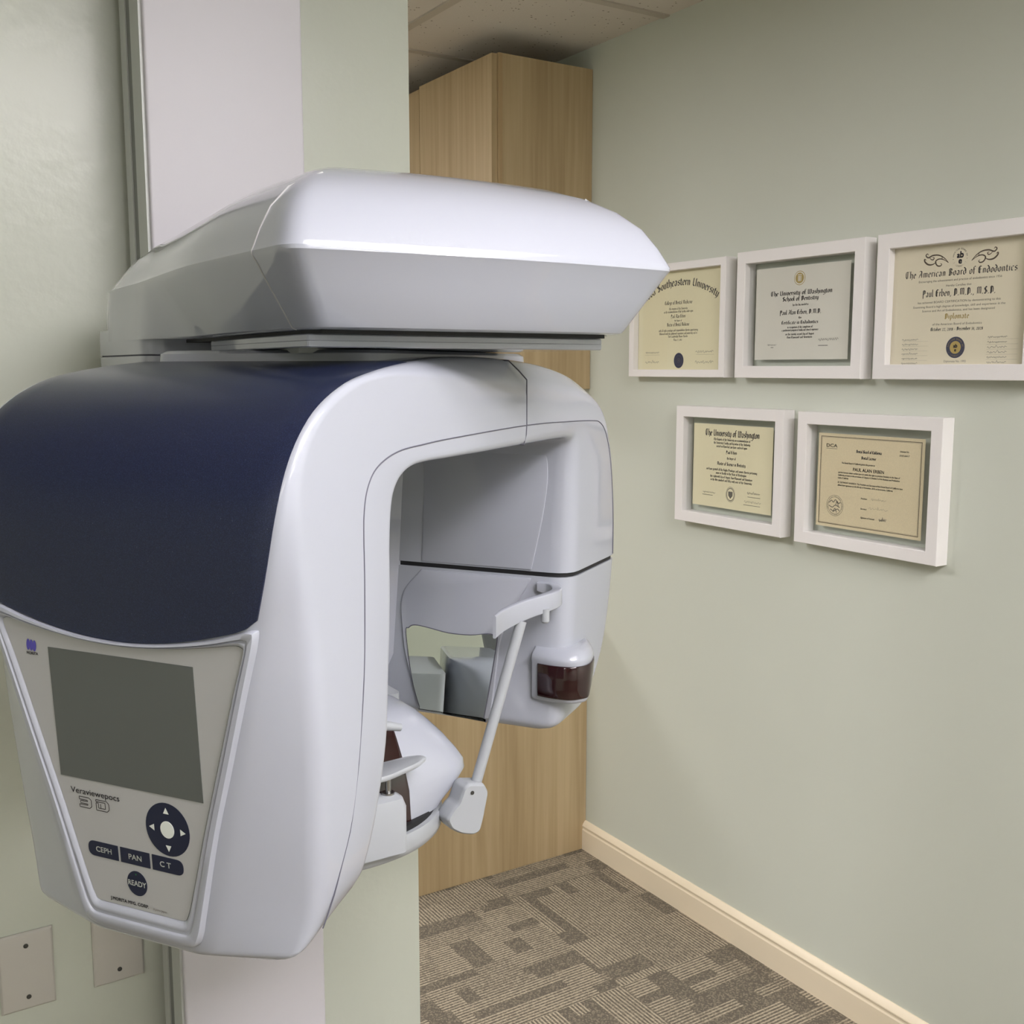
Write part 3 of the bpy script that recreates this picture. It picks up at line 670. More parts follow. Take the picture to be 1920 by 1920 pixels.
mb = MB(); mb.loft([arm_ring(s) for s in FS]); arm = mb.build('rotating_arm', M['white'], mach, 40)
F2 = interp(ST2, 4)
def shrink(s, k, dz):
    (oa, oz), (ia, iz), wo, cmv, wm, wi, band, ri = s; ma = (oa+ia)/2
    return ((ma+(oa-ma)*k, oz+dz), (ma+(ia-ma)*k, iz+dz), wo*k, cmv, wm*k, wi*k, band, ri)
mb = MB(); mb.loft([arm_ring(s) for s in F2]+[arm_ring(shrink(ST2[-1], .93, -.003)), arm_ring(shrink(ST2[-1], .7, -.006))])
xh = mb.build('x_ray_head', M['white'], mach, 40)
mb = MB(); g = [shrink(ST[-1], .985, .002), shrink(ST[-1], .985, -.0085)]; mb.loft([arm_ring(s) for s in g]); mb.build('head_gasket', M['dark'], mach)

# thin seams on the visible flank
SW = .1782
seam = [(.053, .982), (.070, 1.026), (.085, 1.069), (.096, 1.132), (.105, 1.202), (.108, 1.272), (.108, 1.315), (.1095, 1.338), (.115, 1.356), (.127, 1.3705), (.147, 1.3800), (.175, 1.3860), (.215, 1.3885), (.279, 1.391), (.465, 1.3945), (.590, 1.393), (.690, 1.390), (.722, 1.386), (.745, 1.372), (.765, 1.340), (.778, 1.29), (.784, 1.24), (.784, 1.194)]
def flank(p, o=0):
    tb = [(.965, .158), (.985, .1648), (1.01, .1695), (1.06, .1745), (1.12, .1775), (1.18, .178), (9, .178)]
    hw_ = .158
    for (z0, h0), (z1, h1) in zip(tb[:-1], tb[1:]):
        if z0 <= p[1] <= z1: hw_ = h0+(h1-h0)*(p[1]-z0)/(z1-z0)
    return W(p[0], hw_+.0001+o, p[1])
P = catmull([Vector((*p, 0)) for p in seam], 5)
tube(MB(), [flank(p) for p in P], .0007, 6).build('flank_seam', M['seam'], arm)
vs_ = [(.4655, 1.3945), (.4655, 1.42), (.4655, 1.44), (.4655, 1.4465)]
path = [flank(p) for p in vs_]+[W(.4655, .168, 1.457), W(.4655, .155, 1.4685), W(.4655, .1, 1.4715), W(.4655, 0, 1.4715), W(.4655, -.14, 1.4715)]
tube(MB(), path, .0008, 6).build('flank_seam', M['seam'], arm)
tube(MB(), [flank((.4655, 1.3945)), flank((.4640, 1.384)), flank((.462, 1.3725), -.002), W(.462, .15, 1.372), W(.462, 0, 1.372)], .0008, 6).build('flank_seam', M['seam'], arm)

# white cap on top of the arm
cap = MB()
cp = [(.215, -.150), (.60, -.150), (.63, -.135), (.63, .105), (.60, .118), (.215, .118)]
def capr(z, i): return [W(.42+(a-.42)*(1-i), b*(1-i), z) for a, b in rpoly([(a, b) for a, b in cp], .03, 5)]
cap.loft([capr(1.455, 0), capr(1.4745, .01), capr(1.4775, .035), capr(1.4782, .07)]); cap.build('arm_top_cap', M['white'], mach)

# navy cover wrapped over the outer face of the control head
def outer_at(k):   # k in [0, len-1] along FS
    i = min(int(k), len(FS)-2); f = k-i; s, t_ = FS[i], FS[i+1]
    lerp = lambda a, b: a+(b-a)*f
    o = Vector((lerp(s[0][0], t_[0][0]), lerp(s[0][1], t_[0][1]))); q = Vector((lerp(s[1][0], t_[1][0]), lerp(s[1][1], t_[1][1])))
    return o, (q-o).normalized(), lerp(s[2], t_[2]), lerp(s[3], t_[3]), lerp(s[4], t_[4])
def k_of_z(z):
    for k in range(len(FS)-1):
        if FS[k][0][1] <= z <= FS[k+1][0][1]: return k+(z-FS[k][0][1])/(FS[k+1][0][1]-FS[k][0][1])
KT = 4*16+1.6     # rear edge of the cover on top
def smile(x):     # lower edge height as a function of |b|/edge
    x = abs(x); return 1.2312+.0255*x**2.0-.002*max(0, x-.93)/.07*-3
NB, NK = 34, 46
rows = []
for j in range(NB+1):
    u = -1+2*j/NB
    row = []
    k0 = k_of_z(smile(u)); 
    for i in range(NK+1):
        k = k0+(KT-k0)*i/NK; o, d, wo, c_, wm = outer_at(k)
        e = max(0, abs(u)-.93)/.07
        b = b = u*(wo-.0035); dep = -.0022+.0018*e*e
        row.append(W(o.x+d.x*dep, b, o.y+d.y*dep))
    rows.append(row)
mb = MB(); n = NK+1
top = [p for r_ in rows for p in r_]
bot = []
for j in range(NB+1):
    u = -1+2*j/NB; k0 = k_of_z(smile(u))
    for i in range(NK+1):
        k = k0+(KT-k0)*i/NK; o, d, wo, c_, wm = outer_at(k); bot.append(W(o.x+d.x*.004, u*(wo-.0035), o.y+d.y*.004))
fs = []; N_ = len(top)
for j in range(NB):
    for i in range(NK):
        a_ = j*n+i; fs.append((a_, a_+1, a_+n+1, a_+n)); fs.append((N_+a_, N_+a_+n, N_+a_+n+1, N_+a_+1))
edge = [j*n for j in range(NB+1)]+[NB*n+i for i in range(1, NK+1)]+[j*n+NK for j in range(NB-1, -1, -1)]+[i for i in range(NK-1, 0, -1)]
for q in range(len(edge)): a_, b_ = edge[q], edge[(q+1) % len(edge)]; fs.append((a_, b_, N_+b_, N_+a_))
mb.add(top+bot, fs); mb.build('navy_cover', M['navy'], mach, 50)['label'] = 'dark navy metallic cover'

# control panel (plane leans 3 degrees: its foot sits further in)
TP = math.tan(R(3))
def PP(b, z, h): return W((1.25-z)*TP-h*1.0, b, z)
half = [(0, 1.2268), (.035, 1.2280), (.068, 1.2314), (.100, 1.2360), (.1215, 1.2398), (.1290, 1.2392), (.1312, 1.2335), (.1190, 1.1995), (.0985, 1.135), (.0785, 1.072), (.0590, 1.006), (.0520, .9870), (.0485, .9838), (.0440, .9832), (.020, .9832)]
outr = [(0, 1.2308), (.037, 1.2325), (.074, 1.2375), (.105, 1.2440), (.1270, 1.2505), (.1430, 1.2545), (.1455, 1.2480), (.1330, 1.2050), (.1130, 1.138), (.0930, 1.072), (.0730, .9950), (.0675, .9740), (.0610, .9625), (.0490, .9590), (.020, .9585)]
def mirr(h): return h+[(0, h[-1][1])]+[(-x, z) for x, z in h[::-1][:-1]] if False else h+[(-x, z) for x, z in h[::-1] if x > 0]
IN, OUT = mirr(half), mirr(outr)
IN = [tuple(p[:2]) for p in catmull([Vector((*p, 0)) for p in IN], 4, True)]; OUT = [tuple(p[:2]) for p in catmull([Vector((*p, 0)) for p in OUT], 4, True)]
mb = MB(); rings = []
for f_, h in ((0, -.002), (.04, .003), (.12, .0055), (.46, .006), (.50, .0054), (.53, .0040), (.60, .0036), (.66, .0042), (.70, .0048), (.80, .0046), (.95, .0022), (1, .0004)):
    rings.append([PP(o[0]+(i_[0]-o[0])*f_, o[1]+(i_[1]-o[1])*f_, h) for o, i_ in zip(OUT, IN)])
mb.loft(rings, caps=False); mb.build('panel_bezel', M['white'], mach, 50)
mb = MB(); mb.loft([[PP(x, z, h) for x, z in IN] for h in (-.001, .0016)]); pan = mb.build('control_panel', M['panel'], mach, 30)
def onp(h=.0019): return lambda u, v: PP(u, v, h)
def plate2(name, poly, h0, h1, mat, par):
    mb = MB(); mb.loft([[PP(x, z, h) for x, z in poly] for h in (h0, h1)]); return mb.build(name, mat, par, 30)
plate2('screen', [(-.0800, 1.0985), (.0798, 1.0985), (.0798, 1.2175), (-.0800, 1.2175)], .0012, .0021, M['screen'], pan)['label'] = 'dark unlit display'
cxp, czp = .0385, 1.0670
el = lambda rx, ry, n=40: [(cxp+rx*math.cos(2*math.pi*k/n), czp+ry*math.sin(2*math.pi*k/n)) for k in range(n)]
pad = plate2('arrow_pad', el(.0238, .0245), .0012, .0020, M['key'], pan)
plate2('centre_button', el(.0074, .0078), .0018, .0024, M['print_white'], pan)
for dx, dz in ((0, 1), (0, -1), (1, 0), (-1, 0)):
    c0 = Vector((cxp+dx*.0168, czp+dz*.0172)); d = Vector((dx, dz)); e = Vector((-dz, dx))
    tri = [tuple(c0+d*.0032), tuple(c0-d*.0026+e*.0031), tuple(c0-d*.0026-e*.0031)]
    decal('arrow_symbol', [(tri, [(0, 1, 2)])], onp(.0023), M['print_white'], pan)
zb0, zb1 = 1.0262, 1.0405
kb = [('ceph_button', rpoly([(-.0552, zb0), (-.0205, zb0), (-.0205, zb1), (-.0552, zb1)], [.007, .0003, .0003, .007], 6), 'CEPH', -.0370),
      ('pan_button', rpoly([(-.0178, zb0), (.0155, zb0), (.0155, zb1), (-.0178, zb1)], .0003, 6), 'PAN', -.0010),
      ('ct_button', rpoly([(.0182, zb0), (.0525, zb0), (.0525, zb1), (.0182, zb1)], [.0003, .007, .007, .0003], 6), 'C T', .0330)]
for nm, poly, s, cxx in kb:
    bt = plate2(nm, poly, .0012, .0020, M['key'], pan)
    decal('button_lettering', [sans(s, cxx, zb0+.0048, h=.0050, width={'CEPH': .0180, 'PAN': .0145, 'C T': .0120}[s], bold=.00025)], onp(.0023), M['print_white'], pan)
cr_, zr = -.0015, 1.0085
plate2('ready_button', [(cr_+.0112*math.cos(2*math.pi*k/32), zr+.0118*math.sin(2*math.pi*k/32)) for k in range(32)], .0012, .0020, M['key'], pan)
decal('button_lettering', [sans('READY', cr_+.0002, zr-.0024, h=.0050, width=.0202, bold=.00025)], onp(.0023), M['print_white'], pan)
decal('indicator_light', [disc(cr_-.0002, zr+.0088, .0008, .0008, 12)], onp(.0023), M['led'], pan)
decal('maker_lettering', [sans('J.MORITA MFG. CORP.', -.0125, .9868, h=.0031, width=.0440, bold=.0002)], onp(.0020), M['print_black'], pan)
decal('maker_lettering', [sans('Kyoto Japan', .0225, .9866, h=.0021, width=.0150)], onp(.0020), M['ink_grey'], pan)
decal('brand_lettering', [sans('Veraviewepocs', -.0415, 1.0838, h=.0056, width=.0565, bold=.00006)], onp(.0020), M['print_black'], pan)
# outlined 3D logotype
def outl(pl, w_=.00035):
    V = []; F = []
    for path in pl:
        for (x0, y0), (x1, y1) in zip(path[:-1], path[1:]):
            dx, dy = x1-x0, y1-y0; l = math.hypot(dx, dy); nx, ny = -dy/l*w_, dx/l*w_; b = len(V)
            V += [(x0-nx, y0-ny), (x0+nx, y0+ny), (x1+nx, y1+ny), (x1-nx, y1-ny)]; F.append((b, b+1, b+2, b+3))
    return V, F
def tf2(pl, ox, oy, k): return [[(ox+x*k, oy+y*k) for x, y in p] for p in pl]
three = [[(0, 6), (7, 6), (8.5, 4.8), (8.5, 1.2), (7, 0), (0, 0), (0, 1.6), (5.8, 1.6), (5.8, 2.3), (.8, 2.3), (.8, 3.7), (5.8, 3.7), (5.8, 4.4), (0, 4.4), (0, 6)]]
dee = [[(0, 6), (7.5, 6), (9, 4.6), (9, 1.4), (7.5, 0), (0, 0), (0, 4.2), (1.6, 4.2)], [(0, 6), (0, 4.9), (6.4, 4.9), (6.4, 1.4), (3.2, 1.4), (3.2, 3.9)], [(1.6, 4.2), (1.6, 1.4), (3.2, 1.4)]]
decal('brand_logotype', [outl(tf2(three, -.0605, 1.0712, .00165)), outl(tf2(dee, -.0410, 1.0712, .00165))], onp(.0020), M['ink'], pan)
# maker mark: three slanted petals merged
sh = []
for i in (-1, 0, 1):
    V, F = disc(0, 0, .0021, .0052, 20); sh.append(([(-.0998+x+i*.0037+y*.10, 1.2170+y-.0004*i) for x, y in V], F))
decal('maker_mark', sh, onp(.0020), M['purple_ink'], pan)
decal('maker_lettering', [sans('MORITA', -.0995, 1.2082, h=.0026, width=.0135, bold=.00015)], onp(.0020), M['print_black'], pan)

# ---- far head details (inner face looks back at the control head)
def IA(b, z, h):
    return W(.6165-(1.1865-z)*.0735*(1 if z < 1.1865 else 0)*1.0+(z-1.1865)*.055*(1 if z >= 1.1865 else 0)-h, b, z)
lo = [(.1215, 1.1835), (.116, 1.172), (.095, 1.139), (.079, 1.100), (.068, .9870), (-.040, .9835), (-.068, 1.066), (-.076, 1.134), (-.069, 1.157), (-.044, 1.1835)]
lo_r = rpoly(lo, [.002, .012, .02, .02, .006, .006, .02, .02, .012, .002], 5)
# broad raised tongue carrying the mirror
mb = MB(); 
def shr(poly, k, c): return [(c[0]+(x-c[0])*k, c[1]+(z-c[1])*k) for x, z in poly]
mb.loft([[IA(x, z, h) for x, z in shr(lo_r, k, (.015, 1.08))] for k, h in ((1, -.002), (1, .0006), (.995, .0022), (.985, .0030))]); mb.build('mirror_surround', M['white'], xh, 40)
mir = [(-.0640, 1.092), (-.0600, 1.1000), (-.0510, 1.1045), (-.031, 1.1030), (.002, 1.0985), (.035, 1.0990), (.059, 1.1030), (.0705, 1.1015), (.0745, 1.0940), (.0590, .9915), (.0555, .9885), (-.034, .9885), (-.040, .9920), (-.053, 1.030)]
mir = [tuple(p[:2]) for p in catmull([Vector((*p, 0)) for p in mir], 4, True)]
mb = MB(); mb.loft([[IA(x, z, h) for x, z in shr(mir, k, (.005, 1.045))] for k, h in ((1.02, .0025), (1.02, .0037), (1.0, .0037))]); mb.build('mirror_rim', M['seam'], xh)
mb = MB(); mb.loft([[IA(x, z, h) for x, z in mir] for h in (.0030, .0042)]); mb.build('face_mirror', M['mirror'], xh, 20)
up_ = rpoly([(.121, 1.1945), (.136, 1.267), (.142, 1.316), (.139, 1.355), (-.045, 1.355), (-.042, 1.308), (-.044, 1.1945)], [.002, .03, .03, .008, .008, .03, .002], 5)
mb = MB(); mb.loft([[IA(x, z, h) for x, z in shr(up_, k, (.045, 1.27))] for k, h in ((1, -.004), (1, .0002), (.995, .0012), (.985, .0016))]); mb.build('inner_pad', M['white'], arm, 40)

# laser window housing wrapped round the front corner of the far head
def hous(z, o, a1=.672):
    pl = [(.6025-o*.6, .128-o*.3), (.5975-o, .160), (.600-o, .186+o*.4), (.618, .1985+o*.9), (a1*.5+.31, .1965+o*.6), (a1, .176+o*.2), (.66, .165), (.61, .128)]
    return [W(a, b, z) for a, b in rpoly(pl, [.002, .01, .012, .012, .02, .003, .002, .002], 4)]
mb = MB(); mb.loft([hous(1.0215, -.006, .63), hous(1.0235, .000, .64), hous(1.0275, .002, .65), hous(1.045, .002, .672), hous(1.0735, .002, .688), hous(1.0785, .0035, .690), hous(1.083, .002, .690), hous(1.0885, -.003, .688), hous(1.0935, -.012, .68)])
lw = mb.build('laser_housing', M['white'], xh, 50)
def win(z, o, a0, a1):
    pl = [(.6000-o, a0), (.5955-o, .160), (.598-o, .186+o*.4), (.617, .2000+o*.9), (a1*.5+.31, .198+o*.6), (a1, .181+o*.2), (.64, .165), (.61, .14)]
    return [W(a, b, z) for a, b in rpoly(pl, [.002, .01, .012, .012, .02, .003, .002, .002], 4)]
mb = MB(); mb.loft([win(1.0295, .0022, .137, .636), win(1.0315, .003, .137, .642), win(1.042, .003, .137, .664), win(1.055, .003, .137, .678), win(1.0725, .003, .137, .686), win(1.0735, .0022, .137, .686)])
mb.build('laser_window', M['laser'], xh, 50)['label'] = 'dark red glossy laser window'

# ---- lower patient support
YS = 1.10
def S(x, z, y=YS): return Vector((x, y, z))
# curved base ledge and its arm back to the carriage
led = [(.40, 1.056), (.50, 1.054), (.555, 1.068), (.605, 1.105), (.628, 1.165), (.61, 1.27), (.60, 1.345), (.46, 1.345), (.40, 1.15)]
mb = MB(); lr = rpoly(led, .035, 5)
def lz(z, k): return [(.50+(x-.50)*k, 1.12+(y-1.12)*k, z) for x, y in lr]
mb.loft([lz(.897, .93), lz(.900, .97), lz(.907, 1), lz(.921, 1), lz(.924, .99)]); mb.build('support_ledge', M['white2'], mach, 40)
mb = MB(); mb.loft([[(x, y, z) for x, y in plan(.44, .62, 1.25, 1.50, .03, .02)] for z in (.90, .915, 1.03)]); mb.build('support_arm', M['white2'], mach)
mb = MB(); mb.loft([lz(.9235, .90), lz(.9305, .90)]); mb.build('ledge_gap', M['dark'], mach)
# white hood behind the chin rest
hood = MB(); hr = []
for z, x1, yf2 in ((.929, .606, 1.083), (.936, .612, 1.083), (.950, .630, 1.085), (.966, .645, 1.088), (.976, .6455, 1.092), (.988, .638, 1.097), (1.005, .626, 1.108), (1.021, .612, 1.120), (1.033, .600, 1.130), (1.041, .588, 1.142), (1.046, .570, 1.155)):
    hr.append([(x, y, z) for x, y in rpoly([(.425, yf2), (.547, yf2), (x1, yf2+.022), (x1, yf2+.085), (.56, 1.24), (.425, 1.24)], [.02, .006, .028, .03, .03, .02], 5)])
hood.loft(hr); hood.build('support_hood', M['white'], mach, 45)
mb = MB(); mb.loft([[(x, y, z) for x, y in rpoly([(.44, y0), (.5475, y0), (.548, 1.18), (.44, 1.18)], .004, 3)] for z, y0 in ((.926, 1.080), (.966, 1.084), (1.0, 1.101), (1.02, 1.116), (1.03, 1.125))]); mb.build('sensor_window', M['laser'], mach)
mb = MB(); mb.loft([[(x, y, z) for x, y in rpoly([(.455+i, 1.045+i), (.5255-i, 1.045+i), (.5255-i, 1.079-i), (.455+i, 1.079-i)], .01, 4)] for z, i in ((.912, 0), (.965, 0), (.975, .003), (.979, .010))]); cr0 = mb.build('chin_rest_block', M['white2'], mach, 40)
mb = MB(); tube(mb, [(.508, 1.062, .975), (.508, 1.062, 1.003)], .0032, 12); mb.build('chin_rest_post', M['steel'], mach)
mb = MB(); tube(mb, [(.508, 1.062, .9785), (.508, 1.062, .981)], .0075, 16); mb.build('post_collar', M['steel'], mach)
mb = MB(); cr1 = rpoly([(.43, 1.048), (.50, 1.046), (.545, 1.054), (.563, 1.067), (.545, 1.082), (.43, 1.084)], .010, 5)
mb.loft([[(.50+(x-.5)*k, 1.065+(y-1.065)*k, z+max(0, x-.50)*.10) for x, y in cr1] for z, k in ((1.0005, .95), (1.002, 1), (1.005, 1), (1.0065, .95))]); mb.build('chin_rest', M['white2'], mach, 40)
mb = MB(); tube(mb, [(.47, 1.09, 1.050), (.52, 1.09, 1.049), (.5385, 1.09, 1.0435)], [.006, .006, .0045], 12); mb.build('bite_piece_holder', M['white2'], mach)
# temple support: bracket, rod, curved pad
brk = MB(); rings = []
for x, z, hx, hy in ((.598, .925, .004, .012), (.606, .915, .014, .018), (.619, .912, .022, .020), (.630, .928, .020, .020), (.634, .944, .0155, .018), (.6365, .953, .0135, .016), (.637, .957, .0115, .013)):
    pass
bp_ = rpoly([(.592, .9215), (.603, .934), (.609, .938), (.6175, .9575), (.624, .9605), (.645, .9560), (.6510, .945), (.6440, .9140), (.6385, .8960), (.630, .8935), (.612, .8990), (.598, .9085)], [.004, .004, .004, .003, .002, .002, .004, .004, .004, .004, .006, .004], 4)
def bl(y, k): return [(.625+(x-.625)*k, y, .927+(z-.927)*k) for x, z in bp_]
brk.loft([bl(1.076, .92), bl(1.078, .98), bl(1.081, 1), bl(1.100, 1), bl(1.104, .97), bl(1.106, .90)]); brk.build('temple_bracket', M['white2'], mach, 40)
mb = MB(); tube(mb, [(.6270, 1.0750, .949), (.6270, 1.080, .949)], .0024, 12); mb.build('bracket_screw', M['screw'], mach)
mb = MB(); tube(mb, [(.6395, 1.09, .951), (.7068, 1.09, 1.149)], .0068, 16); mb.build('temple_rod', M['white2'], mach)
# curved pad: plate sweeping from near-left to far-right
padp = [(.6455, 1.052, 1.157, .0138), (.668, 1.070, 1.1585, .0134), (.695, 1.085, 1.160, .0128), (.722, 1.095, 1.162, .0122), (.750, 1.100, 1.1645, .0116), (.775, 1.109, 1.1665, .0110), (.789, 1.127, 1.1685, .0105), (.790, 1.146, 1.171, .009), (.781, 1.160, 1.174, .006)]
c3 = catmull([Vector(p[:3]) for p in padp], 5); hs = catmull([Vector((p[3], 0, 0)) for p in padp], 5)
mb = MB(); rings = []
for i, p in enumerate(c3):
    t_ = (c3[min(i+1, len(c3)-1)]-c3[max(i-1, 0)]); t_.z = 0; t_.normalize(); nn = Vector((t_.y, -t_.x, 0)); h_ = hs[i].x; th = .0030+.0075*min(1, i/len(c3)*1.4)
    q = rpoly([(-th, -h_), (th*.35, -h_), (th*.35, h_), (-th, h_)], .0018, 3)
    rings.append([tuple(p+nn*x+Vector((0, 0, z))) for x, z in q])
mb.loft(rings); mb.build('temple_pad', M['white'], mach, 45)
mb = MB(); tube(mb, [(.748, 1.098, 1.158), (.748, 1.098, 1.142), (.748, 1.098, 1.140)], [.0055, .0055, .004], 14); mb.build('pad_knob', M['white2'], mach)

# ================================================================ framed diplomas
def diploma(name_y0, y1, z0, z1, bw, paper, cert, label, depth=.035):
    """y0 is the far (left in view) edge, y1 the near (right) edge"""
    y0 = name_y0; xf = XR-depth; cy, cz = (y0+y1)/2, (z0+z1)/2
    t = thing('diploma_frame', (XR, cy, cz), label, 'picture frame', 'white framed diplomas on the right wall')
    o = [(y0, z0), (y1, z0), (y1, z1), (y0, z1)]
    def off(d): s = -1 if y0 > y1 else 1; return [(y0+d*s, z0+d), (y1-d*s, z0+d), (y1-d*s, z1-d), (y0+d*s, z1-d)]
    rings = [[(x, y, z) for y, z in off(d)] for x, d in ((XR-.0005, bw), (XR-.0005, 0), (xf+.001, 0), (xf, .001), (xf, bw-.001), (xf+.001, bw), (XR-.0005, bw))]
    MB().loft(rings, caps=False).build('frame', M['frame'], t, 30)
    ip = off(bw)
    for nm, x in (('glass_pane', XR-depth*.55),):
        MB().loft([[(xx, y, z) for y, z in ip] for xx in (x, x+.0015)]).build(nm, M['glass'], t)
    c0, c1, cz0, cz1 = cert
    xc = x+.0016
    pc = MB().loft([[(xx, y, z) for y, z in ((c0, cz0), (c1, cz0), (c1, cz1), (c0, cz1))] for xx in (xc+.0002, xc+.0008)]).build('certificate', M[paper], t)
    ccx = (c0+c1)/2
    # u grows to the right as seen (towards -Y)
    plc = lambda u, v: Vector((xc-.0000, ccx-u, v))
    return t, pc, plc, ccx
X_ = None
# --- top left: ivory certificate of a university, mostly a tall sheet
t, pc, pl, cc = diploma(2.295, 1.930, 1.437, 1.724, .019, 'paper_yellow', (2.276, 1.949, 1.456, 1.705), 'white framed ivory diploma with a navy oval seal, partly behind the machine hood')
decal('title_lettering', [black('Nova Southeastern University', 0, 1.668, .290, .0200, nib=.62, arc=.27)], pl, M['ink'], pc)
L_ = [('College of Dental Medicine', 1.621, .105, .0095), ('The trustees of the University', 1.6075, .07, .006), ('on the recommendation of the faculty confer upon', 1.600, .112, .006), ('Paul Alan Erben', 1.587, .056, .0090), ('the degree of', 1.578, .028, .005), ('Doctor of Dental Medicine', 1.566, .085, .0090), ('with all rights privileges and responsibilities thereto appertaining', 1.553, .15, .006), ('Witnessed with the authorized signatures and university seal in', 1.545, .145, .006), ('Fort Lauderdale Davie Florida', 1.5375, .075, .006), ('May 27, 2012', 1.529, .033, .006)]
decal('body_lettering', [black(s, -.005, z, w_, h, nib=.6) for s, z, w_, h in L_], pl, M['ink_grey'], pc)
decal('seal', [disc(0, 1.479, .0185, .0195)], pl, M['navy_ink'], pc)
plc2 = lambda u, v, f=pl: f(u, v)-Vector((.0002, 0, 0))
decal('seal_emblem', [ringf(0, 1.479, .0125, .0131), ringf(0, 1.479, .0055, .0061), sans('N', 0, 1.476, h=.006)], plc2, M['ink_grey'], pc)
decal('signature', [signature(-.105, 1.499, .055, .008, 1), signature(-.105, 1.474, .055, .009, 2), signature(.095, 1.500, .065, .011, 3), signature(.095, 1.474, .066, .012, 4)]+[rect(-.135, -.075, 1.4935, 1.4938), rect(.065, .13, 1.4935, 1.4938)], pl, M['ink'], pc)
# --- top middle
t, pc, pl, cc = diploma(1.893, 1.521, 1.437, 1.7285, .0275, 'paper_white', (1.845, 1.571, 1.479, 1.6865), 'white framed pale certificate floating in glass with a gold crest, upper row middle')
decal('crest', [disc(-.005, 1.659, .0165, .0158), ], pl, M['gold_ink'], pc)
decal('crest_emblem', [ringf(-.005, 1.659, .0125, .0150, .95), rect(-.0095, -.0075, 1.652, 1.664), rect(-.006, -.004, 1.652, 1.664), rect(-.0025, -.0005, 1.652, 1.664), rect(-.011, .001, 1.6655, 1.667)], lambda u, v, f=pl: f(u, v)-Vector((.0002, 0, 0)), M['paper_white'], pc)
decal('title_lettering', [black('The University of Washington', 0, 1.6225, .180, .0105, nib=.75), black('School of Dentistry', -.001, 1.6095, .106, .0100, nib=.75), black('Paul Alan Erben, D.M.D.', 0, 1.5795, .122, .0100, nib=.72), black('Certificate in Endodontics', -.001, 1.5580, .108, .0078, nib=.72)], pl, M['ink'], pc)
decal('body_lettering', [black(s, 0, z, w_, .0048, nib=.8) for s, z, w_ in (('has this day awarded to', 1.5985, .046), ('this', 1.5700, .009), ('in recognition of the completion of', 1.5490, .074), ('a postdoctoral program of study and clinical experience', 1.5425, .108), ('on this twenty second day of August', 1.5335, .084), ('Two Thousand and Seventeen', 1.5265, .074))], pl, M['ink'], pc)
decal('signature', [signature(-.083, 1.5120, .028, .006, 11, .0005), signature(.083, 1.5210, .055, .009, 12), rect(-.086, -.078, 1.5060, 1.5072), rect(.055, .082, 1.5085, 1.5097)], pl, M['ink'], pc)
# --- top right: large ivory board certificate
t, pc, pl, cc = diploma(1.4905, 1.130, 1.437, 1.7285, .0300, 'paper', (1.461, 1.1595, 1.466, 1.699), 'white framed ivory board certificate with scrollwork and dark seal, largest on the right')
f3 = pl; f3b = lambda u, v: f3(u, v)-Vector((.0002, 0, 0))
decal('title_lettering', [black('The American Board of Endodontics', 0, 1.6370, .243, .0135, nib=.60, track=.35), black('Paul Erben, D.M.D., M.S.D.', 0, 1.5985, .160, .0135, nib=.66, track=.3)], pl, M['ink'], pc)
decal('gold_lettering', [black('Diplomate', 0, 1.5545, .054, .0105, nib=.7, track=.3)], pl, M['gold_ink'], pc)
decal('body_lettering', [sans(s, 0, z, h=.0042, width=w_) for s, z, w_ in (('Encouraging the advancement and practice of endodontics since 1956', 1.6270, .180), ('Hereby Certifies that', 1.6165, .055), ('has achieved BOARD CERTIFICATION by demonstrating to this', 1.5860, .180), ('Examining Board a high degree of knowledge, skill and experience in the', 1.5775, .200), ('Science and Art of Endodontics, and has been designated', 1.5695, .158), ('of the American Board of Endodontics', 1.5430, .108), ('Diplomate No. 1993', .0+1.4710, .048))], pl, M['ink_grey'], pc)
decal('date_lettering', [black('October 22, 2018 - December 31, 2028', 0, 1.5320, .115, .0068, nib=.7)], pl, M['ink'], pc)
ex, ez = .0, 1.6700
decal('monogram', [sans('a', ex-.0042, ez-.001, h=.0105, bold=.0011), sans('b', ex+.0030, ez-.001, h=.0115, bold=.0013), sans('e', ex, ez-.0120, h=.0110, bold=.0013)], pl, M['navy_ink'], pc)
decal('monogram_lettering', [ringtext('AMERICAN BOARD OF', ex, ez, .0150, .0028, 172, 8, 1.1), ringtext('ENDODONTICS', ex, ez, .0150, .0028, 215, 325, 1.1, True), disc(ex-.0150, ez-.003, .0006, .0006, 8), disc(ex+.0150, ez-.003, .0006, .0006, 8)], pl, M['ink'], pc)
def scroll(s):
    sh = []
    for path, w_ in (([(.025, .000), (.034, .009), (.046, .0155), (.060, .0165), (.071, .0130), (.0765, .0175), (.073, .0205), (.0700, .0170)], .0028),
                     ([(.025, .000), (.036, .0065), (.047, .0085), (.054, .0040), (.050, -.0035), (.043, -.0050), (.040, -.0020), (.0435, .0005)], .0026),
                     ([(.052, .0030), (.061, -.0010), (.071, .0000), (.0785, .0060), (.0790, .0105), (.0745, .0080)], .0032),
                     ([(.070, .0145), (.0640, .0090), (.0590, .0085), (.0580, .0120), (.0625, .0125)], .0020),
                     ([(.040, .0125), (.0400, .0085), (.0440, .0080)], .0016)):
        V, F = stroke([(s*x, y+ez-.008) for x, y in path], w_, 6, True); sh.append((V, F))
    return sh
for sd in (-1, 1): decal('scrollwork', scroll(sd), pl, M['bronze_ink'], pc)
decal('seal', [disc(0, 1.4995, .0205, .0205)], pl, M['navy_ink'], pc)
